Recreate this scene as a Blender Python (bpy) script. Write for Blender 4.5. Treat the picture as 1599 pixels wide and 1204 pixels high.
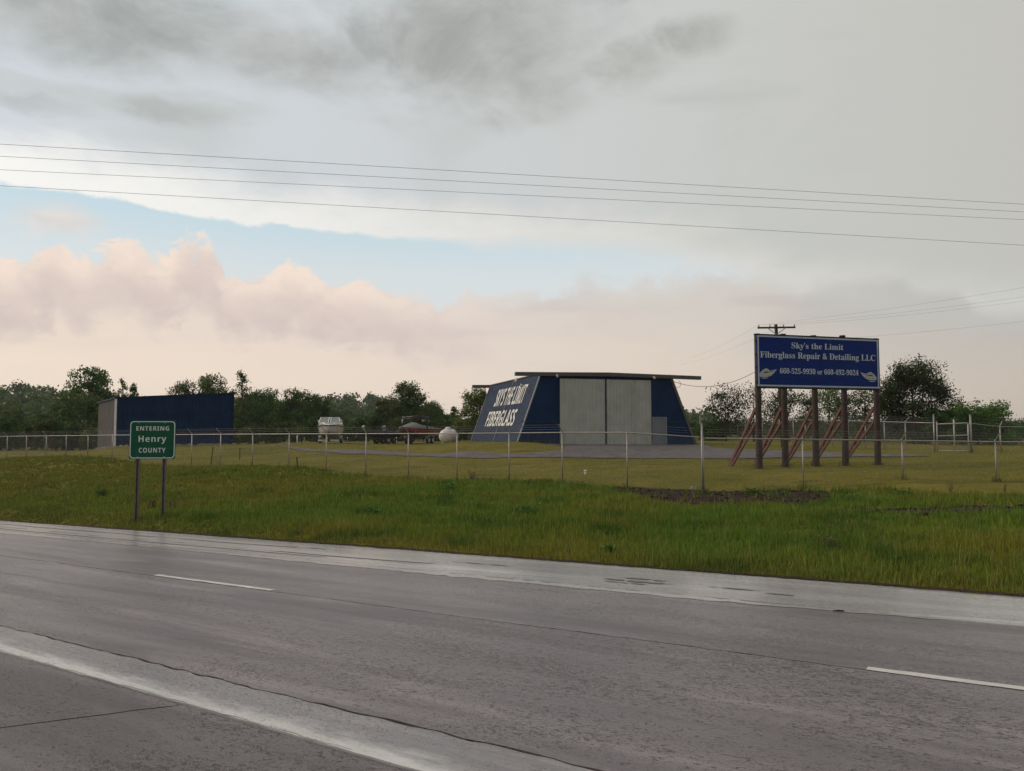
import bpy, bmesh, math, random
import numpy as np
from mathutils import Vector, Matrix
for o in list(bpy.data.objects): bpy.data.objects.remove(o)
SC = bpy.context.scene
COL = SC.collection
random.seed(7); RNG = np.random.default_rng(7)
R = math.radians

# ------------------------------------------------------------------ camera
FPX, IW, IH, CAMZ = 1208.0, 1599, 1204, 2.1
PITCH = math.atan(74/FPX)
cd = bpy.data.cameras.new('camera'); cam = bpy.data.objects.new('camera', cd); COL.objects.link(cam)
cd.sensor_width = 36; cd.lens = FPX/IW*36; cd.clip_end = 6000; cd.clip_start = .05
cam.location = (0, 0, CAMZ); cam.rotation_euler = (R(90)+PITCH, 0, 0)
SC.camera = cam
SC.view_settings.view_transform = 'Standard'; SC.view_settings.look = 'None'
SC.view_settings.exposure = .14; SC.view_settings.gamma = 1; SC.view_settings.use_curve_mapping = False
SC.cycles.use_denoising = True
SC.cycles.volume_bounces = 0; SC.cycles.max_bounces = 8

def ray(px, py):
    x = px-IW/2; z = IH/2-py
    return Vector((x, FPX*math.cos(PITCH)-z*math.sin(PITCH), FPX*math.sin(PITCH)+z*math.cos(PITCH)))
def at(px, py, Y):
    r = ray(px, py); r = r*(Y/r.y); return Vector((r.x, r.y, r.z+CAMZ))
def lin(r, g, b):
    f = lambda c: (c/255/12.92 if c/255 <= .04045 else ((c/255+.055)/1.055)**2.4)
    return (f(r), f(g), f(b), 1)

# ------------------------------------------------------------------ sky
SUN_EL, SUN_AZ = 34.0, -76.0      # degrees; azimuth clockwise from +Y
W = bpy.data.worlds.new('World'); SC.world = W; W.use_nodes = True
class G:                            # tiny node-expression helper
    def __init__(s, nt): s.nt = nt; s.n = nt.nodes; s.l = nt.links
    def put(s, sock, v):
        if hasattr(v, 'is_output'): s.l.new(v, sock)
        elif v is not None: sock.default_value = v
    def node(s, t, **k):
        n = s.n.new(t)
        for a, b in k.items(): setattr(n, a, b)
        return n
    def m(s, op, a, b=None, c=None):
        n = s.node('ShaderNodeMath', operation=op)
        for i, v in enumerate((a, b, c)): s.put(n.inputs[i], v)
        return n.outputs[0]
    def add(s, a, b): return s.m('ADD', a, b)
    def sub(s, a, b): return s.m('SUBTRACT', a, b)
    def mul(s, a, b): return s.m('MULTIPLY', a, b)
    def ss(s, v, lo, hi, a=0., b=1.):
        n = s.node('ShaderNodeMapRange', interpolation_type='SMOOTHSTEP')
        for i, q in enumerate((v, lo, hi, a, b)): s.put(n.inputs[i], q)
        return n.outputs[0]
    def lr(s, v, lo, hi, a=0., b=1.):
        n = s.node('ShaderNodeMapRange')
        for i, q in enumerate((v, lo, hi, a, b)): s.put(n.inputs[i], q)
        return n.outputs[0]
    def mix(s, f, a, b, mode='MIX'):
        n = s.node('ShaderNodeMix', data_type='RGBA', blend_type=mode)
        s.put(n.inputs[0], f); s.put(n.inputs[6], a); s.put(n.inputs[7], b)
        return n.outputs[2]
    def noise(s, vec, scale, detail=4, rough=.55, dist=0, lac=2.):
        n = s.node('ShaderNodeTexNoise'); s.put(n.inputs['Vector'], vec)
        n.inputs['Scale'].default_value = scale; n.inputs['Detail'].default_value = detail
        n.inputs['Roughness'].default_value = rough; n.inputs['Distortion'].default_value = dist
        return n.outputs['Fac']
    def vmul(s, vec, xyz):
        n = s.node('ShaderNodeVectorMath', operation='MULTIPLY'); s.put(n.inputs[0], vec); n.inputs[1].default_value = xyz
        return n.outputs[0]
    def curve(s, v, pts, lo, hi):   # piecewise function of v through pts (x, y)
        ys = [p[1] for p in pts]; y0, y1 = min(ys), max(ys)+1e-6
        t = s.lr(v, lo, hi)
        n = s.node('ShaderNodeFloatCurve'); c = n.mapping.curves[0]
        q = [((x-lo)/(hi-lo), (y-y0)/(y1-y0)) for x, y in pts]
        c.points[0].location = q[0]; c.points[1].location = q[-1]
        for p in q[1:-1]: c.points.new(*p)
        n.mapping.update(); s.put(n.inputs['Value'], t)
        return s.add(s.mul(n.outputs[0], y1-y0), y0)
    def ramp(s, v, stops):
        n = s.node('ShaderNodeValToRGB'); e = n.color_ramp.elements
        e[0].position, e[0].color = stops[0]; e[1].position, e[1].color = stops[-1]
        for p, c in stops[1:-1]:
            k = e.new(p); k.color = c
        s.put(n.inputs[0], v); return n.outputs[0]

def build_sky():
    nt = W.node_tree; nt.nodes.clear(); g = G(nt)
    d = g.node('ShaderNodeTexCoord').outputs['Generated']
    sp = g.node('ShaderNodeSeparateXYZ'); g.put(sp.inputs[0], d); x, y, z = sp.outputs
    hyp = g.m('SQRT', g.add(g.mul(x, x), g.mul(y, y)))
    U = g.mul(g.m('ARCTAN2', x, y), FPX); V = g.mul(g.m('ARCTAN2', z, hyp), FPX)
    def uv(px, py):
        r = ray(px, py); return (math.atan2(r.x, r.y)*FPX, math.atan2(r.z, math.hypot(r.x, r.y))*FPX)
    def crv(pts, u=None): 
        q = [uv(*p) for p in pts]; return g.curve(U if u is None else u, [(-1100, q[0][1])]+q+[(1100, q[-1][1])], -1100, 1100)
    t = g.lr(U, -750, 750)
    sky = g.node('ShaderNodeTexSky', sky_type='NISHITA', sun_disc=False)
    sky.sun_elevation = R(SUN_EL); sky.sun_rotation = R(SUN_AZ); sky.air_density = 1.2; sky.dust_density = 2; sky.ozone_density = 2
    nish = g.mix(1., sky.outputs[0], (.1, .1, .1, 1), 'MULTIPLY')
    blue = g.mix(.88, nish, g.mix(g.ss(V, 210, 345), lin(221, 226, 226), lin(196, 218, 227)))
    dn = g.vmul(d, (1, 1, 1.9))
    n_f = g.mul(g.sub(g.noise(dn, 13, 9, .62, .3), .5), 1.9)       # billows
    n_m = g.mul(g.sub(g.noise(dn, 5.2, 9, .6, .4), .5), 1.9)
    n_w = g.mul(g.sub(g.noise(g.vmul(d, (1, 1, 1.7)), 6.0, 9, .62, .7), .5), 2.2)
    n_l = g.mul(g.sub(g.noise(g.vmul(d, (1, 1, 3.2)), 2.3, 8, .55, .6), .5), 1.6)
    n_p = g.mul(g.sub(g.noise(g.vmul(d, (1, 1, 1.3)), 24, 8, .58, .5), .5), 2.)
    n_s = g.sub(g.noise(g.vmul(d, (1, 1, 7)), 3.0, 7, .55, .3), .5)   # streaks
    hor = g.ramp(t, [(0, lin(242, 224, 205)), (.45, lin(233, 216, 201)), (.75, lin(216, 202, 189)), (1, lin(198, 185, 172))])
    mid = g.ramp(t, [(0, lin(232, 216, 205)), (.42, lin(220, 209, 202)), (.72, lin(206, 201, 194)), (1, lin(188, 187, 180))])
    low = g.mix(g.ss(g.add(V, g.mul(n_s, 160)), 60, 215), hor, mid)
    low = g.mix(g.mul(g.ss(n_s, -.02, .15), g.mul(g.ss(V, 90, 180), .75)), low, g.ramp(t, [(0, lin(212, 197, 189)), (.5, lin(205, 194, 189)), (1, lin(178, 177, 172))]))
    col = blue
    # bank of pinkish cumulus on the left, thinning into haze to the right
    top = crv([(0, 412), (40, 408), (70, 388), (95, 380), (125, 400), (165, 385), (215, 388), (250, 410), (280, 380), (318, 372), (345, 420), (420, 430), (455, 420), (500, 434), (600, 452), (660, 466), (760, 462), (900, 452), (1050, 440), (1150, 424), (1300, 415), (1599, 420)], g.add(U, g.add(g.mul(n_f, 26), g.mul(n_p, 20))))
    soft = g.ss(U, -280, 150, 9., 34.)
    dd = g.sub(g.add(top, g.mul(g.add(g.add(g.mul(n_f, 40), g.mul(n_p, 40)), g.mul(n_m, 22)), g.ss(U, -250, 100, 1., .6))), V)
    wisp = g.ss(g.m('SQRT', g.add(g.m('POWER', g.m('DIVIDE', g.add(g.sub(U, uv(92, 345)[0]), g.mul(n_f, 40)), 62.), 2.), g.m('POWER', g.m('DIVIDE', g.add(g.sub(V, uv(92, 345)[1]), g.mul(n_p, 26)), 26.), 2.))), 1.2, .2)
    mC = g.m('MAXIMUM', g.ss(dd, g.mul(soft, -1), soft), g.mul(wisp, .75))
    bill = g.ss(g.add(n_f, g.mul(n_m, .6)), -.32, .34)
    fade = g.mul(g.ss(dd, 115, 45), g.ss(U, 60, -330))
    bill = g.ss(g.add(g.add(g.mul(n_f, .6), g.mul(n_p, .9)), g.ss(dd, 80, 0, -.25, .35)), -.45, .55)
    bill2 = g.ss(g.add(g.mul(n_p, 1.0), g.mul(n_f, .45)), -.32, .36)
    cum = g.mix(g.mul(fade, .95), low, g.mix(g.add(g.mul(bill, .62), g.mul(bill2, .38)), lin(213, 197, 191), lin(243, 225, 210)))
    mC = g.mul(mC, g.ss(g.add(g.mul(dd, .03), g.add(g.mul(n_p, 1.1), g.mul(n_f, .5))), -.75, .2))
    mC = g.m('MAXIMUM', mC, g.mul(wisp, .6))
    cum = g.mix(g.mul(g.mul(g.mul(g.ss(n_w, -.1, .45), g.ss(dd, 0, 40)), g.ss(dd, 120, 60)), .5), cum, lin(209, 193, 187))
    cum = g.mix(g.mul(g.mul(g.ss(dd, 20, 60), g.ss(dd, 115, 75)), g.mul(g.ss(U, 60, -250), .5)), cum, lin(208, 193, 188))
    col = g.mix(mC, col, cum)
    # high grey deck above the blue gap
    dl = crv([(-60, 272), (0, 288), (130, 302), (260, 325), (340, 344), (500, 359), (620, 371), (720, 378), (900, 386), (1010, 396), (1110, 412), (1200, 438), (1320, 478), (1599, 500)])
    dv = g.add(g.sub(V, dl), g.add(g.add(g.mul(n_f, 14), g.mul(n_p, 9)), g.mul(n_m, 9)))
    w = g.ss(U, -300, 350, 4., 30.)
    mD = g.ss(dv, g.mul(w, -1), w)
    edge = g.ramp(t, [(0, lin(246, 245, 241)), (.4, lin(230, 229, 225)), (.7, lin(214, 212, 207)), (1, lin(202, 202, 197))])
    body = g.ramp(t, [(0, lin(206, 212, 218)), (.35, lin(203, 207, 210)), (.7, lin(197, 199, 196)), (1, lin(191, 190, 184))])
    deck = g.mix(g.ss(g.add(dv, g.add(g.mul(n_m, 40), g.mul(n_f, 14))), 8, 82), edge, body)
    deck = g.mix(g.mul(g.ss(n_l, -.02, .2), g.ss(V, 330, 520, .15, .75)), deck, lin(184, 187, 183))
    col = g.mix(mD, col, deck)
    # darker ragged cloud over the top
    def blob(px, py, rx, ry):
        u0, v0 = uv(px, py)
        a = g.m('DIVIDE', g.sub(g.add(U, g.mul(n_w, 70)), u0), rx); b = g.m('DIVIDE', g.sub(g.add(V, g.mul(n_m, 46)), v0), ry)
        return g.ss(g.m('SQRT', g.add(g.mul(a, a), g.mul(b, b))), 1.45, .1)
    bl = None
    for q in ((740, 60, 260, 120), (820, 150, 110, 60), (970, 100, 120, 42), (1075, 66, 95, 34), (120, 20, 460, 84), (430, 85, 220, 60), (245, 176, 110, 24), (50, 172, 80, 18)):
        b = blob(*q); bl = b if bl is None else g.m('MAXIMUM', bl, b)
    tp = g.mul(g.ss(g.add(V, g.add(g.mul(n_w, 50), g.mul(n_m, 30))), 590, 690), g.ss(U, 560, 260))
    bl = g.m('MAXIMUM', bl, g.mul(tp, .9))
    over = g.ss(V, 640, 760)                     # the same cover carries on overhead
    dk = g.add(g.mul(g.m('MAXIMUM', bl, g.mul(over, .30)), .85), g.add(g.mul(n_w, .34), g.add(g.add(g.mul(n_m, .2), g.mul(n_p, .12)), g.mul(n_f, .26))))
    mK = g.mul(g.ss(dk, .10, .98), g.ss(V, 400, 560, .42, .82))
    col = g.mix(mK, col, g.mix(g.ss(g.add(n_w, g.mul(n_f, .5)), .5, -.5), lin(146, 149, 145), lin(178, 179, 174)))
    # grey cumulus low on the right
    rt = crv([(0, 640), (1080, 560), (1180, 500), (1240, 470), (1268, 440), (1300, 430), (1400, 428), (1420, 440), (1450, 448), (1490, 440), (1515, 468), (1599, 485)])
    dr = g.add(g.sub(rt, V), g.mul(n_f, 26))
    mR = g.mul(g.mul(g.ss(dr, -7, 22), g.ss(V, 30, 200)), g.mul(g.ss(U, 250, 620), .75))
    col = g.mix(mR, col, lin(184, 182, 177))
    # unseen sky behind the camera: grey cloud toned to light the camera-facing walls
    back = g.mul(g.ss(y, .25, -.55), .85)
    col = g.mix(back, col, g.mix(g.ss(n_l, -.1, .2), lin(158, 162, 162), lin(190, 192, 189)))
    col = g.mix(g.ss(V, -2, -60), col, lin(120, 116, 108))
    bg = g.node('ShaderNodeBackground'); bg.inputs[1].default_value = .095
    g.put(bg.inputs[0], g.mix(1., col, (10, 10, 10, 1), 'MULTIPLY'))
    out = g.node('ShaderNodeOutputWorld'); g.l.new(bg.outputs[0], out.inputs[0])
build_sky()
W.cycles.sampling_method = 'MANUAL'; W.cycles.sample_map_resolution = 1024

# ------------------------------------------------------------------ sun
sl = bpy.data.lights.new('sun', 'SUN'); sun = bpy.data.objects.new('sun', sl); COL.objects.link(sun)
sl.energy = 1.5; sl.angle = R(22); sl.color = (1, .82, .66)
sd = Vector((math.sin(R(SUN_AZ))*math.cos(R(SUN_EL)), math.cos(R(SUN_AZ))*math.cos(R(SUN_EL)), math.sin(R(SUN_EL))))
sun.rotation_euler = sd.to_track_quat('Z', 'Y').to_euler(); sun.location = (-40, 10, 40)

# ------------------------------------------------------------------ helpers
def tag(o, label=None, cat=None, group=None, kind=None):
    for k, v in (('label', label), ('category', cat), ('group', group), ('kind', kind)):
        if v: o[k] = v
    return o
def empty(name, loc=(0, 0, 0), rz=0, **k):
    o = bpy.data.objects.new(name, None); COL.objects.link(o); o.location = loc; o.rotation_euler = (0, 0, rz)
    o.empty_display_size = .2
    return tag(o, **k)
def link(name, me, parent=None, **k):
    o = bpy.data.objects.new(name, me); COL.objects.link(o)
    if parent: o.parent = parent
    return tag(o, **k)
def copy_tree(o, parent=None):
    c = o.copy(); COL.objects.link(c)
    if parent: c.parent = parent
    for ch in list(o.children): copy_tree(ch, c)
    return c
class MB:
    def __init__(s): s.v = []; s.f = []; s.sm = []
    def add(s, v, f, smooth=False):
        b = len(s.v); s.v += [tuple(q) for q in v]; s.f += [tuple(i+b for i in q) for q in f]; s.sm += [smooth]*len(f); return s
    def box(s, c, size, rot=None, taper=1.):
        x, y, z = [q/2 for q in size]; m = rot or Matrix.Identity(3); c = Vector(c)
        vs = [c+m@Vector((a*x*(taper if e > 0 else 1), b*y*(taper if e > 0 else 1), e*z)) for e in (-1, 1) for a, b in ((-1, -1), (1, -1), (1, 1), (-1, 1))]
        return s.add(vs, [(3, 2, 1, 0), (4, 5, 6, 7), (0, 1, 5, 4), (1, 2, 6, 5), (2, 3, 7, 6), (3, 0, 4, 7)])
    def bar(s, a, b, w, h=None, up=(0, 0, 1)):
        a, b = Vector(a), Vector(b); d = b-a; L = d.length; d.normalize()
        u = Vector(up)
        if abs(u.dot(d)) > .98: u = Vector((0, 1, 0))
        sx = d.cross(u).normalized(); sz = sx.cross(d)
        return s.box((a+b)/2, (w, L, h or w), Matrix((sx, d, sz)).transposed())
    def tube(s, path, r, n=8, cap=True):
        path = [Vector(p) for p in path]; k = len(path); rs = r if isinstance(r, (list, tuple)) else [r]*k
        vs = []; ref = Vector((.13, .27, .95))
        for i, p in enumerate(path):
            d = (path[min(i+1, k-1)]-path[max(i-1, 0)]).normalized()
            if abs(d.dot(ref)) > .97: ref = Vector((.95, .2, .1))
            a = d.cross(ref).normalized(); b = d.cross(a)
            vs += [p+(a*math.cos(q)+b*math.sin(q))*rs[i] for q in [2*math.pi*j/n for j in range(n)]]
        fs = [(i*n+j, i*n+(j+1) % n, (i+1)*n+(j+1) % n, (i+1)*n+j) for i in range(k-1) for j in range(n)]
        s.add(vs, fs, True)
        if cap:
            b = len(s.v)-len(vs)
            s.f += [tuple(b+j for j in range(n)), tuple(b+(k-1)*n+n-1-j for j in range(n))]; s.sm += [False]*2
        return s
    def loft(s, rings, closed=True, cap=True, smooth=True):
        n = len(rings[0]); k = len(rings); vs = [p for r in rings for p in r]
        fs = [(i*n+j, i*n+(j+1) % n, (i+1)*n+(j+1) % n, (i+1)*n+j) for i in range(k-1) for j in range(n if closed else n-1)]
        s.add(vs, fs, smooth)
        if cap:
            b = len(s.v)-len(vs)
            s.f += [tuple(b+n-1-j for j in range(n)), tuple(b+(k-1)*n+j for j in range(n))]; s.sm += [False]*2
        return s
    def mesh(s, name, mat):
        me = bpy.data.meshes.new(name); me.from_pydata(s.v, [], s.f); me.polygons.foreach_set('use_smooth', s.sm)
        me.validate(); 
        bm = bmesh.new(); bm.from_mesh(me); bmesh.ops.recalc_face_normals(bm, faces=bm.faces); bm.to_mesh(me); bm.free()
        if mat: me.materials.append(mat)
        return me
    def build(s, name, mat, parent=None, **k): return link(name, s.mesh(name, mat), parent, **k)
def npmesh(name, V, Q, mat, col=None, tri=False, smooth=False):
    """mesh from numpy arrays; Q (n,4) or (n,3); col (nverts,4) becomes the attribute 'tint'"""
    k = Q.shape[1]; me = bpy.data.meshes.new(name)
    me.vertices.add(len(V)); me.vertices.foreach_set('co', np.ascontiguousarray(V, dtype=np.float32).ravel())
    me.loops.add(Q.size); me.loops.foreach_set('vertex_index', Q.astype(np.int32).ravel())
    me.polygons.add(len(Q)); me.polygons.foreach_set('loop_start', np.arange(0, Q.size, k, dtype=np.int32))
    me.polygons.foreach_set('use_smooth', np.full(len(Q), smooth))
    me.update(calc_edges=True)
    if col is not None:
        a = me.color_attributes.new('tint', 'FLOAT_COLOR', 'POINT'); a.data.foreach_set('color', np.ascontiguousarray(col, dtype=np.float32).ravel())
    me.materials.append(mat); return me

# value noise in numpy for terrain and scatter
_T = RNG.random((257, 257))
def vnoise(x, y):
    x = np.asarray(x, float); y = np.asarray(y, float)
    xi = np.floor(x).astype(int); yi = np.floor(y).astype(int); fx = x-xi; fy = y-yi
    fx = fx*fx*(3-2*fx); fy = fy*fy*(3-2*fy); a = lambda i, j: _T[i % 256, j % 256]
    return (a(xi, yi)*(1-fx)*(1-fy)+a(xi+1, yi)*fx*(1-fy)+a(xi, yi+1)*(1-fx)*fy+a(xi+1, yi+1)*fx*fy)
def fbm(x, y, o=4):
    s = 0; a = .5; t = 0
    for i in range(o): s = s+a*vnoise(np.asarray(x)*2**i+17*i, np.asarray(y)*2**i+31*i); t += a; a *= .5
    return s/t

# ------------------------------------------------------------------ materials
def mat(name, base, rough=.6, metal=0., var=.15, nscale=8., bump=0., bscale=40., coord='Object', spec=.5, dirt=None):
    m = bpy.data.materials.new(name); m.use_nodes = True; g = G(m.node_tree)
    p = m.node_tree.nodes['Principled BSDF']
    tc = g.node('ShaderNodeTexCoord').outputs[coord]
    n = g.noise(tc, nscale, 6, .6)
    c = g.mix(g.ss(n, .3, .7), tuple(q*(1-var) for q in base[:3])+(1,), tuple(min(1, q*(1+var)) for q in base[:3])+(1,))
    if dirt:
        dn = g.noise(g.vmul(tc, (1, 1, .35)), nscale*.6, 8, .7)
        c = g.mix(g.mul(g.ss(dn, .5, .75), dirt[1]), c, dirt[0])
    g.put(p.inputs['Base Color'], c); p.inputs['Metallic'].default_value = metal
    g.put(p.inputs['Roughness'], g.lr(g.noise(tc, nscale*2.3, 4), .3, .7, max(.02, rough-.08), min(1, rough+.08)))
    p.inputs['Specular IOR Level'].default_value = spec
    if bump:
        b = g.node('ShaderNodeBump'); b.inputs['Strength'].default_value = bump; b.inputs['Distance'].default_value = .02
        g.put(b.inputs['Height'], g.noise(tc, bscale, 5, .65)); g.put(p.inputs['Normal'], b.outputs[0])
    return m
M = {}
M['galv'] = mat('galvanised_steel', (.33, .31, .30), .45, .45, .12, 6)
M['signpost'] = mat('rusting_sign_post', (.15, .125, .11), .6, .2, .2, 5)
M['gatepipe'] = mat('pale_gate_pipe', (.52, .49, .46), .5, .2, .1, 6)
M['wire'] = mat('fence_wire', (.26, .25, .25), .45, .5, .1, 3)
M['cable'] = mat('cable_black', (.05, .05, .055), .6)
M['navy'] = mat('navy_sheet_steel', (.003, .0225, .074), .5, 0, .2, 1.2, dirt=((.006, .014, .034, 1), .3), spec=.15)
M['navy_side'] = mat('weathered_lit_navy_steel', (.017, .036, .082), .5, 0, .25, 1.5, dirt=((.09, .10, .13, 1), .3), spec=.3)  # navy lightened in colour for light on the left wall, plus dirt
M['door'] = mat('cream_sheet_steel', (.46, .45, .40), .55, 0, .08, 1.5, dirt=((.15, .13, .10, 1), .35))
M['fascia'] = mat('brown_grey_fascia', (.085, .075, .07), .55, 0, .2, 3)
M['roof'] = mat('roof_steel', (.16, .16, .165), .45, .2, .15, 2)
M['trim'] = mat('grey_trim', (.20, .21, .22), .5, 0, .15, 5)
M['entry'] = mat('grey_entry_door', (.16, .17, .19), .5, 0, .08, 3)
M['white'] = mat('white_paint', (.72, .71, .68), .5, 0, .08, 6)
M['worn_white'] = mat('worn_white_paint', (.74, .72, .68), .6, 0, .15, 9, dirt=((.12, .13, .17, 1), .4))
M['sign_green'] = mat('sign_green', (.002, .080, .042), .45, 0, .12, 4, spec=.25)
M['sign_white'] = mat('sign_white', (.62, .66, .63), .4, 0, .05, 6)
M['bb_blue'] = mat('billboard_blue', (.003, .022, .165), .6, 0, .12, 2, spec=.15)
M['bb_text'] = mat('billboard_lettering', (.50, .55, .60), .5, 0, .08, 4)
M['bb_edge'] = mat('billboard_border', (.42, .46, .55), .5, 0, .08, 4)
M['boat_icon'] = mat('printed_boat_grey', (.40, .42, .40), .5, 0, .2, 9)
M['pole'] = mat('creosote_wood', (.042, .022, .018), .75, 0, .35, 5, .4, 60)
M['brace'] = mat('red_brown_lumber', (.12, .050, .037), .7, 0, .3, 5, .3, 60)
M['dark'] = mat('dark_rubber', (.015, .014, .015), .6, spec=.3)
M['gelcoat'] = mat('white_gelcoat', (.74, .72, .69), .25, 0, .06, 2)
M['hullgrey'] = mat('grey_gelcoat', (.52, .47, .45), .3, 0, .1, 2)
M['redgel'] = mat('red_gelcoat', (.36, .022, .014), .25, 0, .1, 2)
M['blackgel'] = mat('black_purple_gelcoat', (.02, .013, .017), .25, 0, .2, 3)
M['canvas'] = mat('grey_canvas', (.15, .14, .145), .75, 0, .15, 4, .3, 12)
M['stripe'] = mat('black_trim', (.015, .012, .012), .4)
M['glass'] = mat('tinted_glass', (.09, .10, .105), .08, 0, .05, 3)
M['pale_glass'] = mat('painted_reflection_glass', (.24, .245, .245), .12, 0, .1, 3)  # sky reflection on the panes painted in as a pale base colour
M['tank'] = mat('white_tank_paint', (.66, .60, .57), .4, 0, .06, 2, dirt=((.35, .28, .22, 1), .25))
M['steel'] = mat('bare_aluminium', (.55, .55, .55), .35, .7, .1, 4)
M['wood_stake'] = mat('weathered_stake', (.07, .05, .04), .8, 0, .3, 9)
M['bark'] = mat('bark', (.055, .045, .038), .9, 0, .3, 4, .5, 20)
M['gravel'] = mat('gravel_drive', (.125, .112, .115), .8, 0, .25, 1.4, .6, 26, dirt=((.085, .068, .055, 1), .6), spec=.2)
M['rubble'] = mat('pale_rubble', (.30, .27, .24), .85, 0, .35, 6)
M['clod'] = mat('soil_clods', (.034, .021, .016), .95, 0, .35, 8, spec=.1)
M['insul'] = mat('grey_porcelain', (.25, .24, .23), .25)

def leaf_mat(name, rough=.55, transl=.35):
    m = bpy.data.materials.new(name); m.use_nodes = True; g = G(m.node_tree); nt = m.node_tree
    p = nt.nodes['Principled BSDF']; out = nt.nodes['Material Output']
    a = g.node('ShaderNodeVertexColor', layer_name='tint')
    oi = g.node('ShaderNodeObjectInfo').outputs['Random']
    hs = g.node('ShaderNodeHueSaturation'); g.put(hs.inputs['Color'], a.outputs['Color'])
    g.put(hs.inputs['Hue'], g.lr(oi, 0, 1, .485, .512)); g.put(hs.inputs['Value'], g.lr(oi, 0, 1, .72, 1.38))
    g.put(p.inputs['Base Color'], hs.outputs[0]); p.inputs['Roughness'].default_value = rough
    p.inputs['Specular IOR Level'].default_value = .25
    tr = g.node('ShaderNodeBsdfTranslucent'); g.put(tr.inputs[0], hs.outputs[0])
    mx = g.node('ShaderNodeMixShader'); mx.inputs[0].default_value = transl
    g.l.new(p.outputs[0], mx.inputs[1]); g.l.new(tr.outputs[0], mx.inputs[2]); g.l.new(mx.outputs[0], out.inputs[0])
    return m
M['leaf'] = leaf_mat('leaves'); M['blade'] = leaf_mat('grass_blades', .5, .3)

# ------------------------------------------------------------------ terrain
DX, DY = -.82619, .56339            # along the road (down to the left)
PX, PY = .56339, .82619             # across it, away from the camera
GR = -.0285; CROWN = 7.72
def ts(x, y): return x*DX+y*DY, x*PX+y*PY
def xy(t, s): return t*DX+s*PX, t*DY+s*PY
def road_z(t, s):
    tt = np.where(np.asarray(t) > 40, 40+25*np.tanh((np.asarray(t)-40)/25), t)
    tt = np.where(tt < -40, -40-25*np.tanh((-40-tt)/25), tt)
    return GR*tt-.02*np.abs(np.asarray(s)-CROWN)
EDGE = 12.72
# (t, s, z) of the field, sampled where things stand
CP = np.array([(10.3, 27.6, -.22), (25, 27.4, -.20), (45, 27.2, -.12), (71, 27, -.22), (95, 27, -.5), (-5, 25.5, -.20), (-15, 22.5, -.25), (-30, 18, -.3),
    (9.9, 39.6, .36), (13, 38, .33), (5, 40, .36), (5.3, 52.7, .88), (20, 46, .78), (27, 47.0, 1.1), (31.3, 46.4, 1.42), (30, 44.6, 1.28), (35, 47.5, 1.38), (40, 53, 1.25), (26, 52, 1.16), (21, 58, 1.14), (34, 52, 1.24), (32, 60, 1.2), (41, 49, 1.06), (48, 49, 1.05), (56, 48.8, 1.04), (50, 40, .55), (35, 40, .55), (35, 33, .08), (60, 33, .25),
    (66, 38.8, .92), (72, 45, .95), (62, 44, .95), (85, 40, -.15), (100, 50, -.1), (60, 60, 1.1), (38, 99, 1.7), (18, 72, 1.25), (8, 62, .95), (-8, 55, .6), (-25, 45, .3), (-50, 60, .6), (60, 100, 1.0), (100, 90, .6), (20, 120, 1.6), (-40, 110, 1.0), (0, 46, .62), (-10, 38, .25), (-6, 32, .05), (16, 33, .05), (25, 33, .05), (45, 33, .12), (-20, 30, 0), (71, 31, -.15)])
def field_z(t, s):
    t = np.asarray(t, float); s = np.asarray(s, float)
    num = 0; den = 0
    for a, b, c in CP:
        w = 1/((t-a)**2+1.3*(s-b)**2+3.)**1.7; num = num+w*c; den = den+w
    return num/den
def gz(x, y):
    x = np.asarray(x, float); y = np.asarray(y, float); t, s = ts(x, y)
    rz = road_z(t, np.clip(s, -6, EDGE))-.09
    fz = field_z(t, s)
    k = np.clip((s-EDGE)/(27.0-EDGE), 0, 1); k = k*k*(3-2*k)
    lump = (fbm(x*.35, y*.35, 3)-.5)
    z = rz*(1-k)+fz*k+np.where(s > EDGE, 1, 0)*np.clip((s-EDGE)/3, 0, 1)*(.28*lump+.10*(fbm(x*1.3, y*1.3, 2)-.5))*np.clip(1.4-(s-15)/26, .25, 1)
    z = z+np.where((s > EDGE), (.05*np.clip((s-EDGE)/.6, 0, 1)+.24*np.clip((s-EDGE)/1.3, 0, 1)*np.clip((t-8)/10, 0, 1)*(1-k)), 0)
    dist = np.hypot(x, y); az = np.arctan2(x, y)
    hill = 21*np.exp(-((az+.62)/.16)**2)+17*np.exp(-((az+.19)/.09)**2)+9*np.exp(-((az+.40)/.2)**2)+2*np.exp(-((az-.62)/.2)**2)+8*np.exp(-((az-.16)/.1)**2)
    z = z+hill*np.clip((dist-230)/330, 0, 1)**1.5*np.where(y > 0, 1, 0)
    return z
def gz1(x, y): return float(gz(np.array([x]), np.array([y]))[0])
def hit(px, py):
    """where the line of sight through a photo point meets the ground"""
    r = ray(px, py); r = r/r.y; Y = 6.
    while Y < 400:
        if CAMZ+r.z*Y < gz1(r.x*Y, Y): break
        Y += .25
    return Vector((r.x*Y, Y, gz1(r.x*Y, Y)))

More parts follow.
